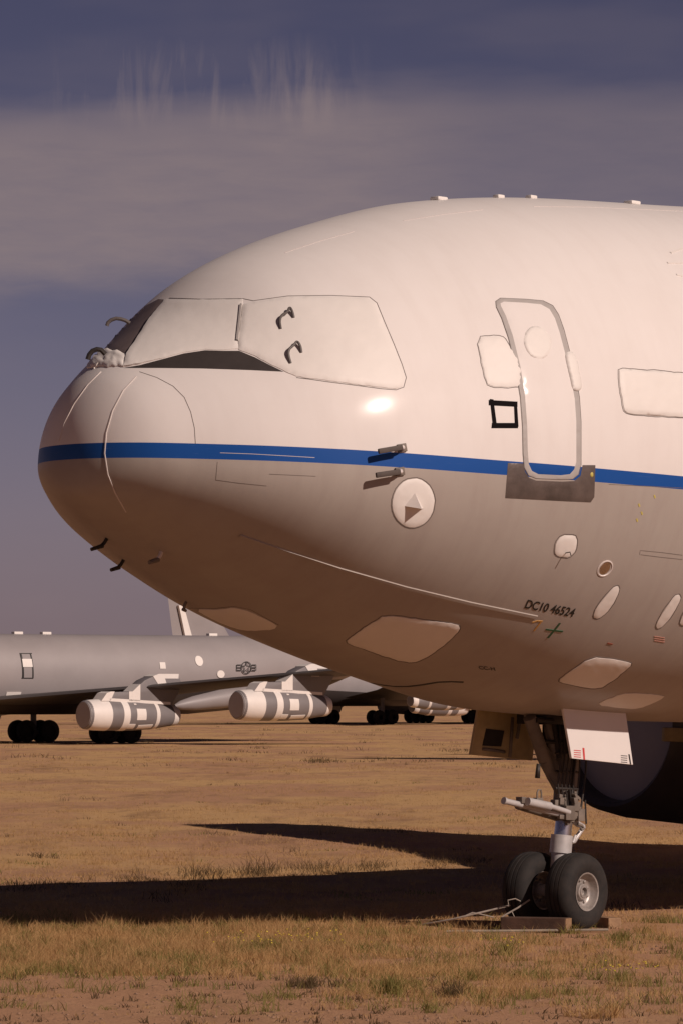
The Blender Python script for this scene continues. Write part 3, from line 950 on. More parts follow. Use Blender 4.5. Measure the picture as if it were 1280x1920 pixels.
# gear doors
pd = [on_plane(1054, 1325, .62), on_plane(1172, 1335, .62), on_plane(1186, 1434, .62), on_plane(1071, 1422, .62)]
nd = MB().prism(pd, (0, .035, 0)).build('gear_door', M['white'], plane, smooth=False, bevel=.006)
def on_door(px, py): return on_plane(px, py, .623)
dm = MB()
for y in (1406, 1410, 1414, 1418):
    dm.add([on_door(1075, y), on_door(1088, y + 1), on_door(1088, y + 2.4), on_door(1075, y + 1.4)], [(0, 1, 2, 3)])
dm.build('door_stencil', M['red_ink'], nd, smooth=False)
dm = MB().add([on_door(1091, 1402), on_door(1094.5, 1402.5), on_door(1096, 1424.5), on_door(1093, 1424)], [(0, 1, 2, 3)])
dm.build('red_bar', M['red_ink'], nd, smooth=False)
dm = MB()
for y in (1416, 1420, 1424, 1428):
    dm.add([on_door(1163, y), on_door(1175, y + 1), on_door(1175, y + 2.2), on_door(1163, y + 1.2)], [(0, 1, 2, 3)])
dm.add([on_door(1177, 1414), on_door(1179.5, 1414.3), on_door(1182.5, 1433), on_door(1180, 1432.7)], [(0, 1, 2, 3)])
dm.build('door_stencil', M['ink'], nd, smooth=False)
sdp = [on_plane(893, 1322, -.5), on_plane(1004, 1335, -.5), on_plane(993, 1426, -.5), on_plane(877, 1415, -.5)]
sdr = MB().prism(sdp, (0, -.04, 0)).build('gear_door', M['primer'], plane, smooth=False, bevel=.008)
hole = [on_plane(910, 1366, -.46), on_plane(944, 1370, -.46), on_plane(938, 1400, -.46), on_plane(903, 1398, -.46)]
MB().prism(hole, (0, -.006, 0)).build('access_hole', M['dark'], sdr, smooth=False)
rbs = MB()
for a, b_ in (((904, 1404), (945, 1410)), ((960, 1345), (955, 1420)), ((975, 1345), (968, 1385))):
    rbs.tube([on_plane(*a, -.45), on_plane(*b_, -.45)], .02, 6)
rbs.build('stiffener', M['gearbrown'], sdr)
# leg bay: dark box structure between the doors
bay = MB()
for px in (1000, 1028, 1046):
    bay.tube([on_plane(px, 1330, 0), on_plane(px + 6, 1372, 0)], .035, 6)
bay.box(on_plane(1030, 1340, -.05), (.55, .5, .22))
bay.box(on_plane(1046, 1378, -.05), (.22, .3, .42))
bay.build('gear_bay', M['dark'], g)

# ------------------------------------------------------------------ chocks and ropes
def wbox(mbx, c, size, rz, rx=0):
    return mbx.box(c, size, Matrix.Rotation(rz, 3, 'Z') @ Matrix.Rotation(rx, 3, 'X'))
nw = MW @ wc_near; fw = MW @ wc_far
fdir = Vector((-.632, -.775, 0))                     # wheel forward on the ground
adir = Vector((.775, -.632, 0))
def chock(c, size, rz, name, label):
    o = wbox(MB(), (0, 0, 0), size, 0).build(name, M['wood'], None, smooth=False, bevel=.012)
    o.location = c; o.rotation_euler = (0, 0, rz)
    tag(o, label, 'wheel chock', None)
    return o
az = math.atan2(adir.y, adir.x)
def gp(px, py, z=0.0): return xy_ground(px, py, z)
p1, p2 = gp(938, 1742), gp(1068, 1743)
c1 = (wpt(939, 1735, 54.55) + wpt(1067, 1736, 54.60)) / 2; c1.z = .085
L1 = (p2 - p1).length
L1 = .76
ck = chock(c1, (L1, .20, .16), R(-21), 'wheel_chock', 'dark timber chock with a pale sawn end in front of the nose wheels')
MB().box((L1 / 2 + .001, 0, 0), (.016, .19, .148)).build('sawn_end', M['wood_end'], ck, smooth=False)
p3 = gp(1137, 1741)
ck2 = chock(p3 + Vector((.0, .30, .06)), (.16, .5, .13), R(20), 'wheel_chock', 'short pale timber chock behind the nearer nose tyre')
ck2.data.materials[0] = M['wood_end']
for o in (ck, ck2): o['group'] = 'timber chocks at the nose wheels'
b0 = gp(790, 1735); b1 = gp(936, 1738)
bd = wbox(MB(), (0, 0, 0), ((b1 - b0).length, .09, .07), 0).build('timber_board', M['wood_end'], None, smooth=False, bevel=.008)
bd.location = (b0 + b1) / 2 + Vector((0, .15, .035)); bd.rotation_euler = (0, 0, math.atan2((b1 - b0).y, (b1 - b0).x))
tag(bd, 'pale weathered board lying flat on the dirt to the left of the dark chock', 'board')
pole0, pole1 = gp(835, 1750), gp(1138, 1747)
pole = MB().tube([pole0 + Vector((0, 0, .03)), (pole0 + pole1) / 2 + Vector((0, 0, .028)), pole1 + Vector((0, 0, .03))], .016, 10).build('metal_pole', M['pole'], None)
tag(pole, 'long thin pale pole lying on the ground along the chock', 'pole')
dr = 55.0
ra = MB()
ra.tube([wpt(994, 1684, dr), wpt(950, 1699, dr), wpt(900, 1711, dr), wpt(845, 1724, dr), wpt(790, 1734, dr + .3)], .011, 8)
ra.tube([wpt(860, 1722, dr), wpt(885, 1711, dr), wpt(900, 1714, dr), wpt(925, 1720, dr)], .007, 6)
r_ = ra.build('tow_rope', M['rope'], None)
tag(r_, 'pale rope stretched taut from the nose wheels down to the ground', 'rope')
ra = MB()
ra.tube([wpt(992, 1687, dr - .1), wpt(970, 1702, dr - .1), wpt(945, 1716, dr - .1), wpt(938, 1722, dr - .1)], .010, 8)
ra.tube([wpt(952, 1696, dr - .1), wpt(951, 1688, dr - .1), wpt(965, 1685, dr - .1), wpt(975, 1690, dr - .1)], .007, 6)
ra.tube([wpt(958, 1708, dr - .1), wpt(966, 1725, dr - .1), wpt(970, 1740, dr - .1)], .006, 6)
r_ = ra.build('slack_rope', M['rope'], None)
tag(r_, 'short knotted rope hanging slack over the dark chock in front of the wheels', 'rope')

# ------------------------------------------------------------------ tankers in the far rows
def tanker_frame(px_ref, py_ref, d, yaw, flip=False):
    x = (px_ref - 640) / F * d
    c, s = math.cos(yaw), math.sin(yaw)
    t = Vector((c, s, 0)); p = Vector((s, -c, 0))
    if flip:
        t = -t; p = -p
    z = CAMH - (py_ref - HOR) / F * d
    return Matrix(((t.x, -p.x, 0, x), (t.y, -p.y, 0, d), (0, 0, 1, z), (0, 0, 0, 1)))
def bogie(parent, c, wr, name='main_gear'):
    legs = MB().tube([Vector(c) + Vector((0, 0, 2.2)), Vector(c) + Vector((0, 0, .5))], .16, 12)
    legs.tube([Vector(c) + Vector((-.75, 0, .55)), Vector(c) + Vector((.75, 0, .55))], .12, 10)
    lg = legs.build(name, M['tdark'], parent)
    for dx in (-.72, .72):
        for dy in (-.42, .42):
            MB().lathe(Vector(c) + Vector((dx, dy, wr)), (0, -1, 0), [(-.2, .2), (-.2, wr * .75), (-.13, wr * .96), (0, wr), (.13, wr * .96), (.2, wr * .75), (.19, wr * .5), (.12, .25), (.12, 0)], 28).build('wheel', M['rubber'], lg)
    return lg
T_PROF = [(0, .68), (.05, .73), (.6, .775), (1.6, .79), (3.0, .78), (4.2, .70), (5.6, .50), (5.75, .42)]
def t_engine(parent, c, detail=True):
    c = Vector(c); ax = Vector((1, 0, -.01))
    f0 = lambda x: float(np.interp(x, [p[0] for p in T_PROF], [p[1] for p in T_PROF]))
    e = MB().lathe(c, ax, [(0, .62), (-.04, .66)] + T_PROF[1:] + [(5.76, .3), (5.77, 0)], 40).build('engine', M['tdark'], parent)
    MB().lathe(c, ax, [(.02, .66), (-.055, .645), (-.07, .4), (-.075, 0)], 36).build('intake_cover', M['tlid'], e)
    def band(x0, x1, name='tape_band'):
        xs_ = list(np.linspace(x0, x1, 7))
        MB().lathe(c, ax, [(xs_[0], f0(xs_[0]) - .03)] + [(x, f0(x) + .015) for x in xs_] + [(xs_[-1], f0(xs_[-1]) - .03)], 36).build(name, M['cover_smooth'], e)
    def wrap(x0, x1, a0, a1):
        b = MB(); nn = 8
        for i in range(nn + 1):
            a = R(a0 + (a1 - a0) * i / nn)
            for x in (x0, x1):
                for r in (f0(x) + .02, f0(x) - .02):
                    b.v.append(c + Vector((x, -r * math.cos(a), r * math.sin(a) - .01 * x)))
        for i in range(nn):
            o = 4 * i
            b.f += [(o, o + 2, o + 6, o + 4), (o + 1, o + 3, o + 7, o + 5), (o, o + 1, o + 5, o + 4), (o + 2, o + 3, o + 7, o + 6)]
        b.f += [(0, 1, 3, 2), (4 * nn, 4 * nn + 1, 4 * nn + 3, 4 * nn + 2)]
        b.build('tape_patch', M['cover_smooth'], e)
    if detail:
        band(0, 1.25); band(1.95, 2.35); band(4.05, 4.28); band(5.3, 5.74)
        for q in ((2.75, 3.35, 25, -18), (2.95, 3.9, -40, -62), (2.3, 2.75, -35, -60), (2.3, 4.1, 66, 58), (2.7, 2.85, 48, 42)): wrap(*q)
    pk = [(.8, .70), (1.15, 1.08), (1.4, 1.16), (2.7, 1.16), (3.5, 1.75), (4.3, 2.05), (5.6, 2.05), (5.9, 1.5), (5.2, .45)]
    py = MB().prism([c + Vector((x, -.40, z)) for x, z in pk], (0, .80, 0)).build('pylon', M['tdark'], e, bevel=.05)
    if detail:
        for poly in ([(.78, .70), (1.12, 1.10), (1.38, 1.18), (1.60, 1.18), (1.35, .70)], [(2.5, .70), (2.5, 1.18), (2.72, 1.18), (3.2, 1.56), (3.2, .70)], [(1.3, .68), (5.1, .50), (5.1, .64), (1.3, .84)], [(4.4, 1.45), (4.0, 1.96), (4.35, 2.08), (5.62, 2.08), (5.6, 1.84), (4.75, 1.84), (4.9, 1.45)]):
            MB().prism([c + Vector((x, -.425, z)) for x, z in poly], (0, .85, 0)).build('tape_patch', M['cover_smooth'], py, smooth=False)
    return e
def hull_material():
    m = mat('tanker_hull_two_tone', (.30, .272, .272), .5, var=.12, vscale=.5)
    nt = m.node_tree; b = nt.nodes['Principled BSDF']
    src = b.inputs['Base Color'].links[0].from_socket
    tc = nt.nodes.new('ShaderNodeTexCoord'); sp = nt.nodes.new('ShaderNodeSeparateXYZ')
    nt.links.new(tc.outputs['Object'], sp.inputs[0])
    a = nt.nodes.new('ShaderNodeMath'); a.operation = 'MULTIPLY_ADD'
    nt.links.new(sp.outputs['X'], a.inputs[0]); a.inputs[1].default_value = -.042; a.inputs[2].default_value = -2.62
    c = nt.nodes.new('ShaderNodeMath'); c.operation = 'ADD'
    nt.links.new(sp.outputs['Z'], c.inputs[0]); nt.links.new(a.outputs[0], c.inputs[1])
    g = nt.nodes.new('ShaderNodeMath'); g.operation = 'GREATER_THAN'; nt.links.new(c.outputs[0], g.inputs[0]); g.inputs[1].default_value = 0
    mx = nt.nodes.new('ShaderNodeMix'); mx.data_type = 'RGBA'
    nt.links.new(g.outputs[0], mx.inputs['Factor']); mx.inputs['A'].default_value = (.045, .036, .034, 1)  # below a line sloping along x the hull colour is near black
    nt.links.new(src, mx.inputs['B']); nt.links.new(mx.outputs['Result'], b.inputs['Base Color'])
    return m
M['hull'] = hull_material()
def tanker(name, label, mw, detail=True, group=None):
    """origin on the ground under the wing; x runs aft, -y is port"""
    t = thing(name, label, 'aircraft', mw, group)
    st_ = [(-20.5, 3.3, .05, .05), (-20, 3.35, .55, .55), (-19, 3.45, 1.05, 1.1), (-17, 3.55, 1.6, 1.75), (-14, 3.6, 1.83, 2.1), (8, 3.6, 1.83, 2.1), (12, 3.75, 1.75, 1.95), (16, 4.1, 1.35, 1.55), (19, 4.45, .75, .9), (20, 4.6, .3, .4)]
    b = MB(); n = 48
    for x, z, w, h in st_:
        for j in range(n):
            a = 2 * math.pi * j / n
            b.v.append(Vector((x, w * math.cos(a), z + h * math.sin(a))))
    b.f = [(i * n + j, i * n + (j + 1) % n, (i + 1) * n + (j + 1) % n, (i + 1) * n + j) for i in range(len(st_) - 1) for j in range(n)]
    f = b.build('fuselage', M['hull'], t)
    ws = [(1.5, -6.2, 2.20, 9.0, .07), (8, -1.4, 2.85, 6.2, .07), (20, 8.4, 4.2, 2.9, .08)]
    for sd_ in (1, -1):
        wing(ws, sd_, 'wing', M['twing_shade'], t)
        wing([(1, 15.2, 4.7, 4.2, .1), (6.1, 19.0, 5.3, 2.0, .1)], sd_, 'tailplane', M['tgrey'], t)
        bogie(t, (0.6, -sd_ * 3.75, 0), .60)
        for oy, ox, oz in ((8.2, -4.5, 1.52), (14.1, .75, 2.02)):
            t_engine(t, (ox, -sd_ * oy, oz), detail)
    fin = wing([(0, 12.6, 5.6, 6.8, .1), (6.9, 17.6, 5.6, 2.9, .1)], 1, 'tail_fin', M['tgrey'], t, vert=True)
    ng = MB().tube([(-13.2, 0, 2.0), (-13.2, 0, .45)], .12, 10).build('nose_gear', M['tdark'], t)
    for dy in (-.28, .28):
        MB().lathe((-13.2, dy, .45), (0, -1, 0), [(-.12, .2), (-.12, .36), (0, .45), (.12, .36), (.11, .2), (.1, 0)], 20).build('wheel', M['rubber'], ng)
    return t
def side_pt(x, ang, off=.02):               # a point on the port flank of the tanker's hull
    a = R(ang)
    return Vector((x, -(1.83 + off) * math.cos(a), 3.6 + (2.1 + off) * math.sin(a)))
def flank_patch(parent, x0, x1, a0, a1, material, name, ell=False, off=.03):
    b = MB(); n = 10
    ring = []
    if ell:
        for i in range(20):
            t_ = 2 * math.pi * i / 20
            ring.append(side_pt((x0 + x1) / 2 + (x1 - x0) / 2 * math.cos(t_), (a0 + a1) / 2 + (a1 - a0) / 2 * math.sin(t_), off))
        b.v = ring + [Vector((p.x, p.y + .06, p.z)) for p in ring]
        b.f = [tuple(range(20))] + [(i, (i + 1) % 20, 20 + (i + 1) % 20, 20 + i) for i in range(20)]
    else:
        for i in range(n + 1):
            a = a0 + (a1 - a0) * i / n
            b.v += [side_pt(x0, a, off), side_pt(x1, a, off)]
        b.f = [(2 * i, 2 * i + 1, 2 * i + 3, 2 * i + 2) for i in range(n)]
        m0 = len(b.v)
        b.v += [Vector((p.x, p.y + .05, p.z)) for p in b.v[:m0]]
        b.f += [(2 * i, 2 * i + 2, m0 + 2 * i + 2, m0 + 2 * i) for i in range(n)] + [(2 * i + 1, 2 * i + 3, m0 + 2 * i + 3, m0 + 2 * i + 1) for i in range(n)]
        b.f += [(0, 1, m0 + 1, m0), (2 * n, 2 * n + 1, m0 + 2 * n + 1, m0 + 2 * n)]
    return b.build(name, material, parent)

YA = R(38)
DA = 2.66 * F / 95.0
# the mid-point between its main gear trucks shows at x = 136
mwA = tanker_frame(122, 1394.0, DA, YA)
mwA = Matrix.Translation((0, 0, -mwA.translation.z)) @ mwA
tA = tanker('tanker_jet', 'grey tanker jet with white taped engines parked behind the airliner nose', mwA, True, 'grey tankers in the far rows')
invA = mwA.inverted()
def flank_from_px(px, py):
    """where a sight line meets the port flank of the near tanker: (x, angle)"""
    o = invA @ Vector((0, 0, CAMH)); d = invA.to_3x3() @ (wpt(px, py, 100.0) - Vector((0, 0, CAMH)))
    # ellipse y^2/1.83^2 + (z-3.6)^2/2.1^2 = 1
    a = (d.y / 1.83) ** 2 + (d.z / 2.1) ** 2
    b = 2 * (o.y * d.y / 1.83 ** 2 + (o.z - 3.6) * d.z / 2.1 ** 2)
    c = (o.y / 1.83) ** 2 + ((o.z - 3.6) / 2.1) ** 2 - 1
    disc = max(b * b - 4 * a * c, 0)
    t = (-b - math.sqrt(disc)) / (2 * a)
    p = o + d * t
    return p.x, math.degrees(math.atan2((p.z - 3.6) / 2.1, -p.y / 1.83))
def fp(px0, py0, px1, py1, material, name, ell=False, parent=tA, off=.03):
    x0, a0 = flank_from_px(px0, py0); x1, a1 = flank_from_px(px1, py1)
    return flank_patch(parent, x0, x1, a0, a1, material, name, ell, off)
dr_ = fp(40, 1225, 61, 1272, M['tgrey'], 'crew_door', off=.02)
for q in ((40, 1225, 42, 1272), (58, 1225, 60.5, 1272), (40, 1225, 60, 1226.5), (41, 1270.5, 61, 1272)):
    fp(*q, M['ink'], 'door_outline', parent=dr_, off=.035)
fp(41, 1236, 61, 1251, M['cover'], 'window_cover', parent=dr_, off=.05)
fp(299, 1242, 311, 1254, M['cover'], 'sealing_patch')
fp(364, 1230, 382, 1249, M['cover'], 'round_patch', True)
fp(407, 1257, 421, 1271, M['cover'], 'round_patch', True)
fp(13, 1297, 37, 1308, M['cover'], 'sealing_patch')
for px in (60, 113, 424):
    x, a = flank_from_px(px, 1212)
    MB().box((x, 0, 5.74), (.55, .3, .16)).build('roof_antenna', M['cover'], tA, bevel=.03)
def plane_y(px, py, y):
    o = invA @ Vector((0, 0, CAMH)); d = invA.to_3x3() @ (wpt(px, py, 100.0) - Vector((0, 0, CAMH)))
    return o + d * ((y - o.y) / d.y)
q0, q1 = plane_y(328, 1324, -2.3), plane_y(470, 1302, -2.3)
MB().tube([q0, q0.lerp(q1, .08), q0.lerp(q1, .25), q0.lerp(q1, .6), q1], [.08, .24, .38, .50, .52], 20).build('belly_pod', M['tgrey'], tA)
# national insignia: star in a roundel with barred wings
def insignia():
    def P2(u, v, off=.03):
        x, a = flank_from_px(462 + u, 1252 + v)
        return side_pt(x, a, off)
    b = MB()
    def stroke(pts, w):
        for (x0, y0), (x1, y1) in zip(pts, pts[1:]):
            L_ = math.hypot(x1 - x0, y1 - y0); nx_, ny_ = -(y1 - y0) / L_ * w / 2, (x1 - x0) / L_ * w / 2
            b.add([P2(x0 + nx_, y0 + ny_), P2(x1 + nx_, y1 + ny_), P2(x1 - nx_, y1 - ny_), P2(x0 - nx_, y0 - ny_)], [(0, 1, 2, 3)])
    circ = [(9.5 * math.cos(R(t)), 11 * math.sin(R(t))) for t in range(0, 361, 20)]
    stroke(circ, 1.6)
    star = [((8.5 if i % 2 == 0 else 3.4) * math.cos(R(-90 + 36 * i)), (10 if i % 2 == 0 else 4) * math.sin(R(-90 + 36 * i))) for i in range(11)]
    stroke(star, 1.2)
    for s in (-1, 1):
        for y in (-5, 0, 5):
            stroke([(s * 10, y), (s * 18, y)], 1.8)
        stroke([(s * 18, -5.5), (s * 18, 5.5)], 1.2)
    return b.build('star_insignia', M['ink'], tA, smooth=False)
insignia()

YB = R(40)
DB = 410.0
mwB = tanker_frame(672, 1300, DB, YB, flip=True)
mwB = Matrix.Translation((0, 0, -mwB.translation.z)) @ mwB
tB = tanker('tanker_jet', 'more distant grey tanker jet seen past the airliner belly, mostly hidden by the nearer one', mwB, True, 'grey tankers in the far rows')
invB = mwB.inverted()
def fin_pt(px, py, off):
    o = invB @ Vector((0, 0, CAMH)); d = invB.to_3x3() @ (wpt(px, py, 100.0) - Vector((0, 0, CAMH)))
    return o + d * ((off - o.y) / d.y)
finB = [o for o in tB.children if o.name.startswith('tail_fin')][0]
sgn = 1 if (invB @ Vector((0, 0, CAMH))).y > 0 else -1
MB().prism([fin_pt(336, 1135, sgn * .345), fin_pt(345, 1135, sgn * .345), fin_pt(363, 1202, sgn * .345), fin_pt(350, 1202, sgn * .345)], (0, -sgn * .25, 0)).build('white_panel', M['cover'], finB, smooth=False)

mwD = tanker_frame(848, 1300, 425.0, YB, flip=True)
mwD = Matrix.Translation((0, 0, -mwD.translation.z)) @ mwD
tD = tanker('tanker_jet', 'farthest grey tanker jet, only its wheels and underside showing left of the nose gear door', mwD, False, 'grey tankers in the far rows')
mwC = Matrix(((-math.cos(YB), math.sin(YB), 0, 30.5), (-math.sin(YB), -math.cos(YB), 0, 198.0), (0, 0, 1, 0), (0, 0, 0, 1)))
tC = tanker('tanker_jet', 'grey tanker jet out on the right, its tail throwing a thin shadow on the dirt', mwC, False, 'grey tankers in the far rows')

# ------------------------------------------------------------------ grass and weeds
def grass_material(name, c1, c2, rough=.8):
    m = bpy.data.materials.new(name); m.use_nodes = True
    nt = m.node_tree; b = nt.nodes['Principled BSDF']
    tc = nt.nodes.new('ShaderNodeTexCoord'); n = nt.nodes.new('ShaderNodeTexNoise')
    n.inputs['Scale'].default_value = 2.2; n.inputs['Detail'].default_value = 6; n.inputs['Roughness'].default_value = .75
    nt.links.new(tc.outputs['Object'], n.inputs['Vector'])
    mr = nt.nodes.new('ShaderNodeMapRange'); mr.inputs['From Min'].default_value = .35; mr.inputs['From Max'].default_value = .65
    nt.links.new(n.outputs['Fac'], mr.inputs['Value'])
    mx = nt.nodes.new('ShaderNodeMix'); mx.data_type = 'RGBA'
    mx.inputs['A'].default_value = (*c1, 1); mx.inputs['B'].default_value = (*c2, 1)
    nt.links.new(mr.outputs[0], mx.inputs['Factor']); nt.links.new(mx.outputs['Result'], b.inputs['Base Color'])
    b.inputs['Roughness'].default_value = rough
    b.inputs['Specular IOR Level'].default_value = .1
    tr = nt.nodes.new('ShaderNodeBsdfTranslucent'); nt.links.new(mx.outputs['Result'], tr.inputs['Color'])
    ms = nt.nodes.new('ShaderNodeMixShader'); ms.inputs[0].default_value = .45
    nt.links.new(b.outputs[0], ms.inputs[1]); nt.links.new(tr.outputs[0], ms.inputs[2])
    nt.links.new(ms.outputs[0], nt.nodes['Material Output'].inputs[0])
    return m
M['straw'] = grass_material('dry_straw', (.68, .455, .215), (.44, .275, .125))
M['olive'] = grass_material('olive_weeds', (.20, .19, .06), (.34, .28, .10))
M['brownweed'] = grass_material('brown_weeds', (.20, .135, .075), (.13, .095, .05))
M['flower'] = mat('yellow_petals', (.55, .42, .04), .6)

def blades_mesh(name, tufts, material):
    """tufts: rows of x, y, height, spread, blades, width"""
    V = []
    for x, y, h, sp, nb, w in tufts:
        nb = int(nb)
        bx = x + rng.normal(0, sp * .35, nb); by = y + rng.normal(0, sp * .35, nb)
        ang = rng.uniform(0, 2 * np.pi, nb); lean = np.abs(rng.normal(.65, .5, nb)) * h
        hh = h * rng.uniform(.45, 1.15, nb)
        tx = bx + np.cos(ang) * lean; ty = by + np.sin(ang) * lean
        wa = rng.uniform(0, np.pi, nb); wx = np.cos(wa) * w; wy = np.sin(wa) * w * .4
        gz = ground_z(x, y) - .01
        mx_, my_ = bx + (tx - bx) * .38, by + (ty - by) * .38
        q = np.stack([np.stack([bx - wx, by - wy, np.full(nb, gz)], 1), np.stack([bx + wx, by + wy, np.full(nb, gz)], 1),
                      np.stack([mx_ + wx * .8, my_ + wy * .8, gz + hh * .6], 1), np.stack([mx_ - wx * .8, my_ - wy * .8, gz + hh * .6], 1),
                      np.stack([tx, ty, gz + hh], 1)], 1)
        V.append(q.reshape(-1, 3))
    V = np.concatenate(V).astype(np.float32)
    k = len(V) // 5
    base = np.arange(k)[:, None] * 5
    quads = (base + np.array([[0, 1, 2, 3]])); tris = (base + np.array([[3, 2, 4]]))
    me = bpy.data.meshes.new(name)
    me.vertices.add(len(V)); me.vertices.foreach_set('co', V.ravel())
    loops = np.concatenate([quads, tris], 1).ravel().astype(np.int32)
    me.loops.add(len(loops)); me.loops.foreach_set('vertex_index', loops)
    st = np.stack([np.arange(k) * 7, np.arange(k) * 7 + 4], 1).ravel().astype(np.int32)
    me.polygons.add(2 * k); me.polygons.foreach_set('loop_start', st)
    me.update(calc_edges=True); me.validate()
    me.materials.append(material)
    o = bpy.data.objects.new(name, me); col.objects.link(o)
    return o
def fbm(x, y, f, sd_):
    return noise.noise(Vector((x * f, y * f, sd_))) + .5 * noise.noise(Vector((x * f * 2.1, y * f * 2.1, sd_ + 5)))
def scatter(n, py0, py1, accept, px0=-260, px1=1540, power=1.0):
    out = []
    tries = 0
    while len(out) < n and tries < n * 12:
        tries += 1
        py = py0 + (py1 - py0) * random.random() ** power
        px = random.uniform(px0, px1)
        g_ = xy_ground(px, py)
        if random.random() < accept(px, py, g_.x, g_.y): out.append((px, py, g_.x, g_.y))
    return out
sstep = lambda v, a, b: min(1, max(0, (v - a) / (b - a)))
def near_band(px, py, x, y):                # thick belt of dry grass in front of the shadow
    left = sstep(py, 1700, 1735) * (1 - sstep(py, 1798 + 26 * fbm(x, y, .6, 1), 1838))
    right = sstep(py, 1725, 1750) * (1 - sstep(py, 1850, 1910)) * (.12 + .5 * sstep(fbm(x, y, .8, 41), -.1, .45))
    k = sstep(px, 560, 760)
    d = left * (1 - k) + right * k
    if px > 900: d *= .55
    return d * (.12 + .88 * sstep(fbm(x, y, 1.3, 2), -.35, .3))
rocky = lambda px, py, x, y: 1 if not (900 < px < 1160 and 1738 < py < 1762) else .15
T1 = [(x, y, random.uniform(.04, .17) * (1 + .5 * fbm(x, y, 1.7, 31)), .22, 30, .0026) for px, py, x, y in scatter(3400, 1690, 1925, lambda *q: near_band(*q) * rocky(*q))]
def sparse(px, py, x, y): return .04 + .96 * sstep(fbm(x, y, .9, 3), .25, .8)
T1 += [(x, y, random.uniform(.02, .06), .10, 12, .003) for px, py, x, y in scatter(500, 1760, 1990, sparse)]
def mid(px, py, x, y): return (.25 + .75 * sstep(fbm(x * .55, y * .22, .6, 4), -.1, .6)) * sstep(fbm(x, y * .5, 2.0, 14), -.5, .3)
T1 += [(x, y, random.uniform(.02, .085), .30, 9, .0042) for px, py, x, y in scatter(15000, 1425, 1735, mid)]
T1 += [(x, y, random.uniform(.04, .12), .6, 8, .012) for px, py, x, y in scatter(1200, 1345, 1450, mid)]
straw = blades_mesh('dry_grass', T1, M['straw']); straw['kind'] = 'stuff'
def greenish(px, py, x, y): return near_band(px, py, x, y) * sstep(fbm(x, y, .9, 6), -.05, .35) + .02
T2 = [(x, y, random.uniform(.05, .15), .18, 20, .004) for px, py, x, y in scatter(1500, 1725, 1900, greenish)]
T2 += [(x, y, random.uniform(.03, .09), .25, 10, .007) for px, py, x, y in scatter(260, 1430, 1720, lambda px, py, x, y: sstep(fbm(x, y * .3, .5, 8), .35, .8))]
ol = blades_mesh('green_grass', T2, M['olive']); ol['kind'] = 'stuff'
T3 = [(x, y, random.uniform(.04, .14), .25, 14, .005) for px, py, x, y in scatter(420, 1400, 1700, lambda px, py, x, y: sstep(fbm(x, y * .3, .7, 12), .35, .8))]
T3 += [(x, y, random.uniform(.06, .22), .7, 12, .012) for px, py, x, y in scatter(320, 1345, 1440, lambda px, py, x, y: sstep(fbm(x * .5, y * .12, .6, 22), .2, .6))]
T3 += [(x, y, random.uniform(.03, .08), .12, 14, .005) for px, py, x, y in scatter(330, 1730, 1970, lambda *a: .5)]
# taller scrub along the far edge of the fuselage shadow
for cx_p, hh_ in ((60, .20), (240, .22), (370, .34), (395, .26), (470, .40), (480, .30), (500, .22), (580, .34), (590, .26), (660, .22), (700, .20), (805, .22), (890, .18), (30, .16), (130, .15), (300, .15)):
    for _ in range(7):
        g_ = xy_ground(cx_p + random.gauss(0, 22), 1662 - cx_p * .055 + random.uniform(-5, 9))
        T3.append((g_.x, g_.y, hh_ * random.uniform(.3, .85), .30, 16, .004))
bw = blades_mesh('brown_scrub', T3, M['brownweed']); bw['kind'] = 'stuff'

P_ = MB()
for _ in range(1500):
    g_ = xy_ground(random.uniform(-100, 1380), 1735 + 215 * random.random() ** .8)
    r0 = random.uniform(.006, .022)
    c0 = Vector((g_.x, g_.y, ground_z(g_.x, g_.y) + r0 * .2))
    P_.add([c0 + Vector((r0 * random.uniform(.7, 1.3) * a, r0 * random.uniform(.7, 1.3) * b, r0 * random.uniform(.5, .9) * c)) for a, b, c in ((1, 0, 0), (0, 1, 0), (-1, 0, 0), (0, -1, 0), (0, 0, 1))],
           [(0, 1, 4), (1, 2, 4), (2, 3, 4), (3, 0, 4)])
pb = P_.build('gravel', mat('clod', (.33, .20, .125), .9, var=.5, vscale=2), None, smooth=False)
pb['kind'] = 'stuff'

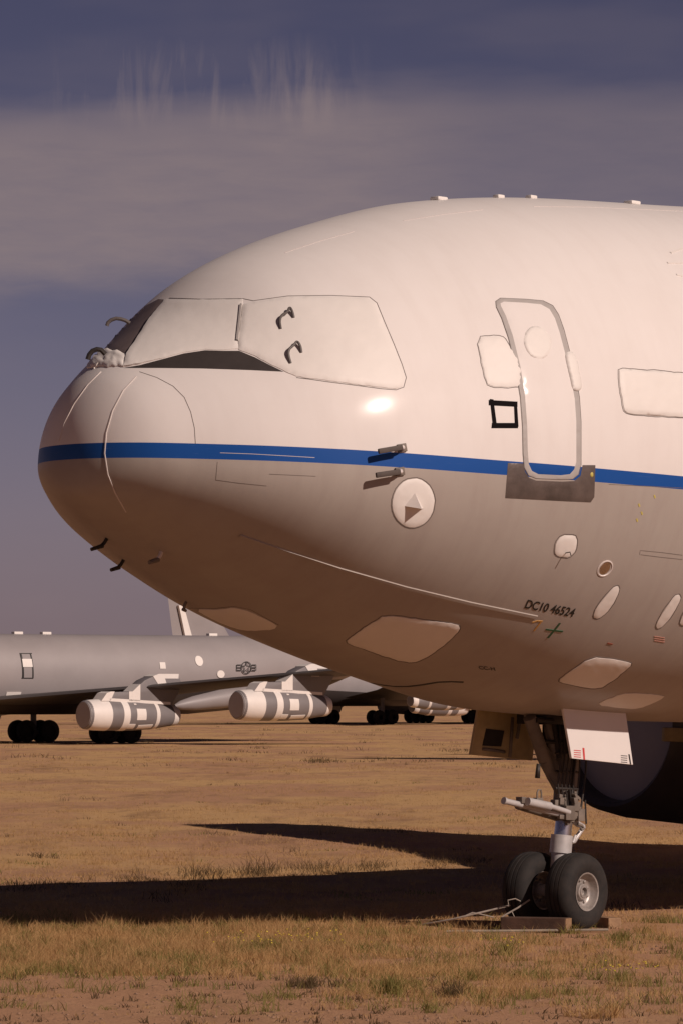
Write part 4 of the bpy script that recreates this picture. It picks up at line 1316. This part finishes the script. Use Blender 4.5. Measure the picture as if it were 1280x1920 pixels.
# single weeds that stand out
def weed(px, py, h, label, material, flowers=0, spread=.22, nb=70):
    g_ = xy_ground(px, py)
    rows = [(g_.x + random.gauss(0, spread * .5), g_.y + random.gauss(0, spread * .5), h * random.uniform(.6, 1), spread * .6, nb // 3, .004) for _ in range(7)]
    o = blades_mesh('weed', rows, material)
    # origin at the foot of the plant
    o.data.transform(Matrix.Translation((-g_.x, -g_.y, 0))); o.location = (g_.x, g_.y, 0)
    tag(o, label, 'weed', 'weeds in the foreground')
    if flowers:
        b = MB()
        for _ in range(flowers):
            c = Vector((random.gauss(0, spread * .7), random.gauss(0, spread * .7), h * random.uniform(.55, 1.05)))
            b.lathe(c, (random.gauss(0, .4), random.gauss(-.5, .3), 1), [(0, .009), (.003, .010), (.007, 0)], 6)
        b.build('flower', M['flower'], o)
    return o
weed(555, 1778, .17, 'low weed full of small yellow flowers, left of centre in the grass belt', M['olive'], 40, .6)
weed(475, 1782, .16, 'green weed with a few yellow flowers beside the fuller flowering one', M['olive'], 16, .3)
weed(345, 1806, .17, 'dark green bushy weed in the middle of the left grass belt', M['olive'], 0, .34, 120)
weed(265, 1800, .15, 'smaller dark green weed left of the bushy green one', M['olive'], 0, .25, 90)
weed(1160, 1836, .17, 'yellow flowering weed on bare dirt near the right edge', M['olive'], 26, .25)
weed(1152, 1762, .16, 'grey green weed just in front of the nearer nose tyre', M['olive'], 0, .12)
weed(735, 1862, .22, 'tall olive weed in the right half of the grass, leftmost of three', M['olive'], 0, .16, 110)
weed(845, 1868, .18, 'dry brown weed standing right of the tall olive one', M['brownweed'], 0, .2, 90)
weed(940, 1790, .20, 'spindly olive weed with yellow tips below the dark chock', M['olive'], 14, .14, 60)
weed(1110, 1905, .18, 'straw coloured weed at the bottom right of the dirt', M['straw'], 0, .2, 110)
weed(1255, 1732, .14, 'dark green weed at the right edge by the shadow', M['olive'], 0, .28, 100)
weed(580, 1850, .17, 'round brown weed at the lower edge of the grass belt', M['brownweed'], 0, .2, 110)
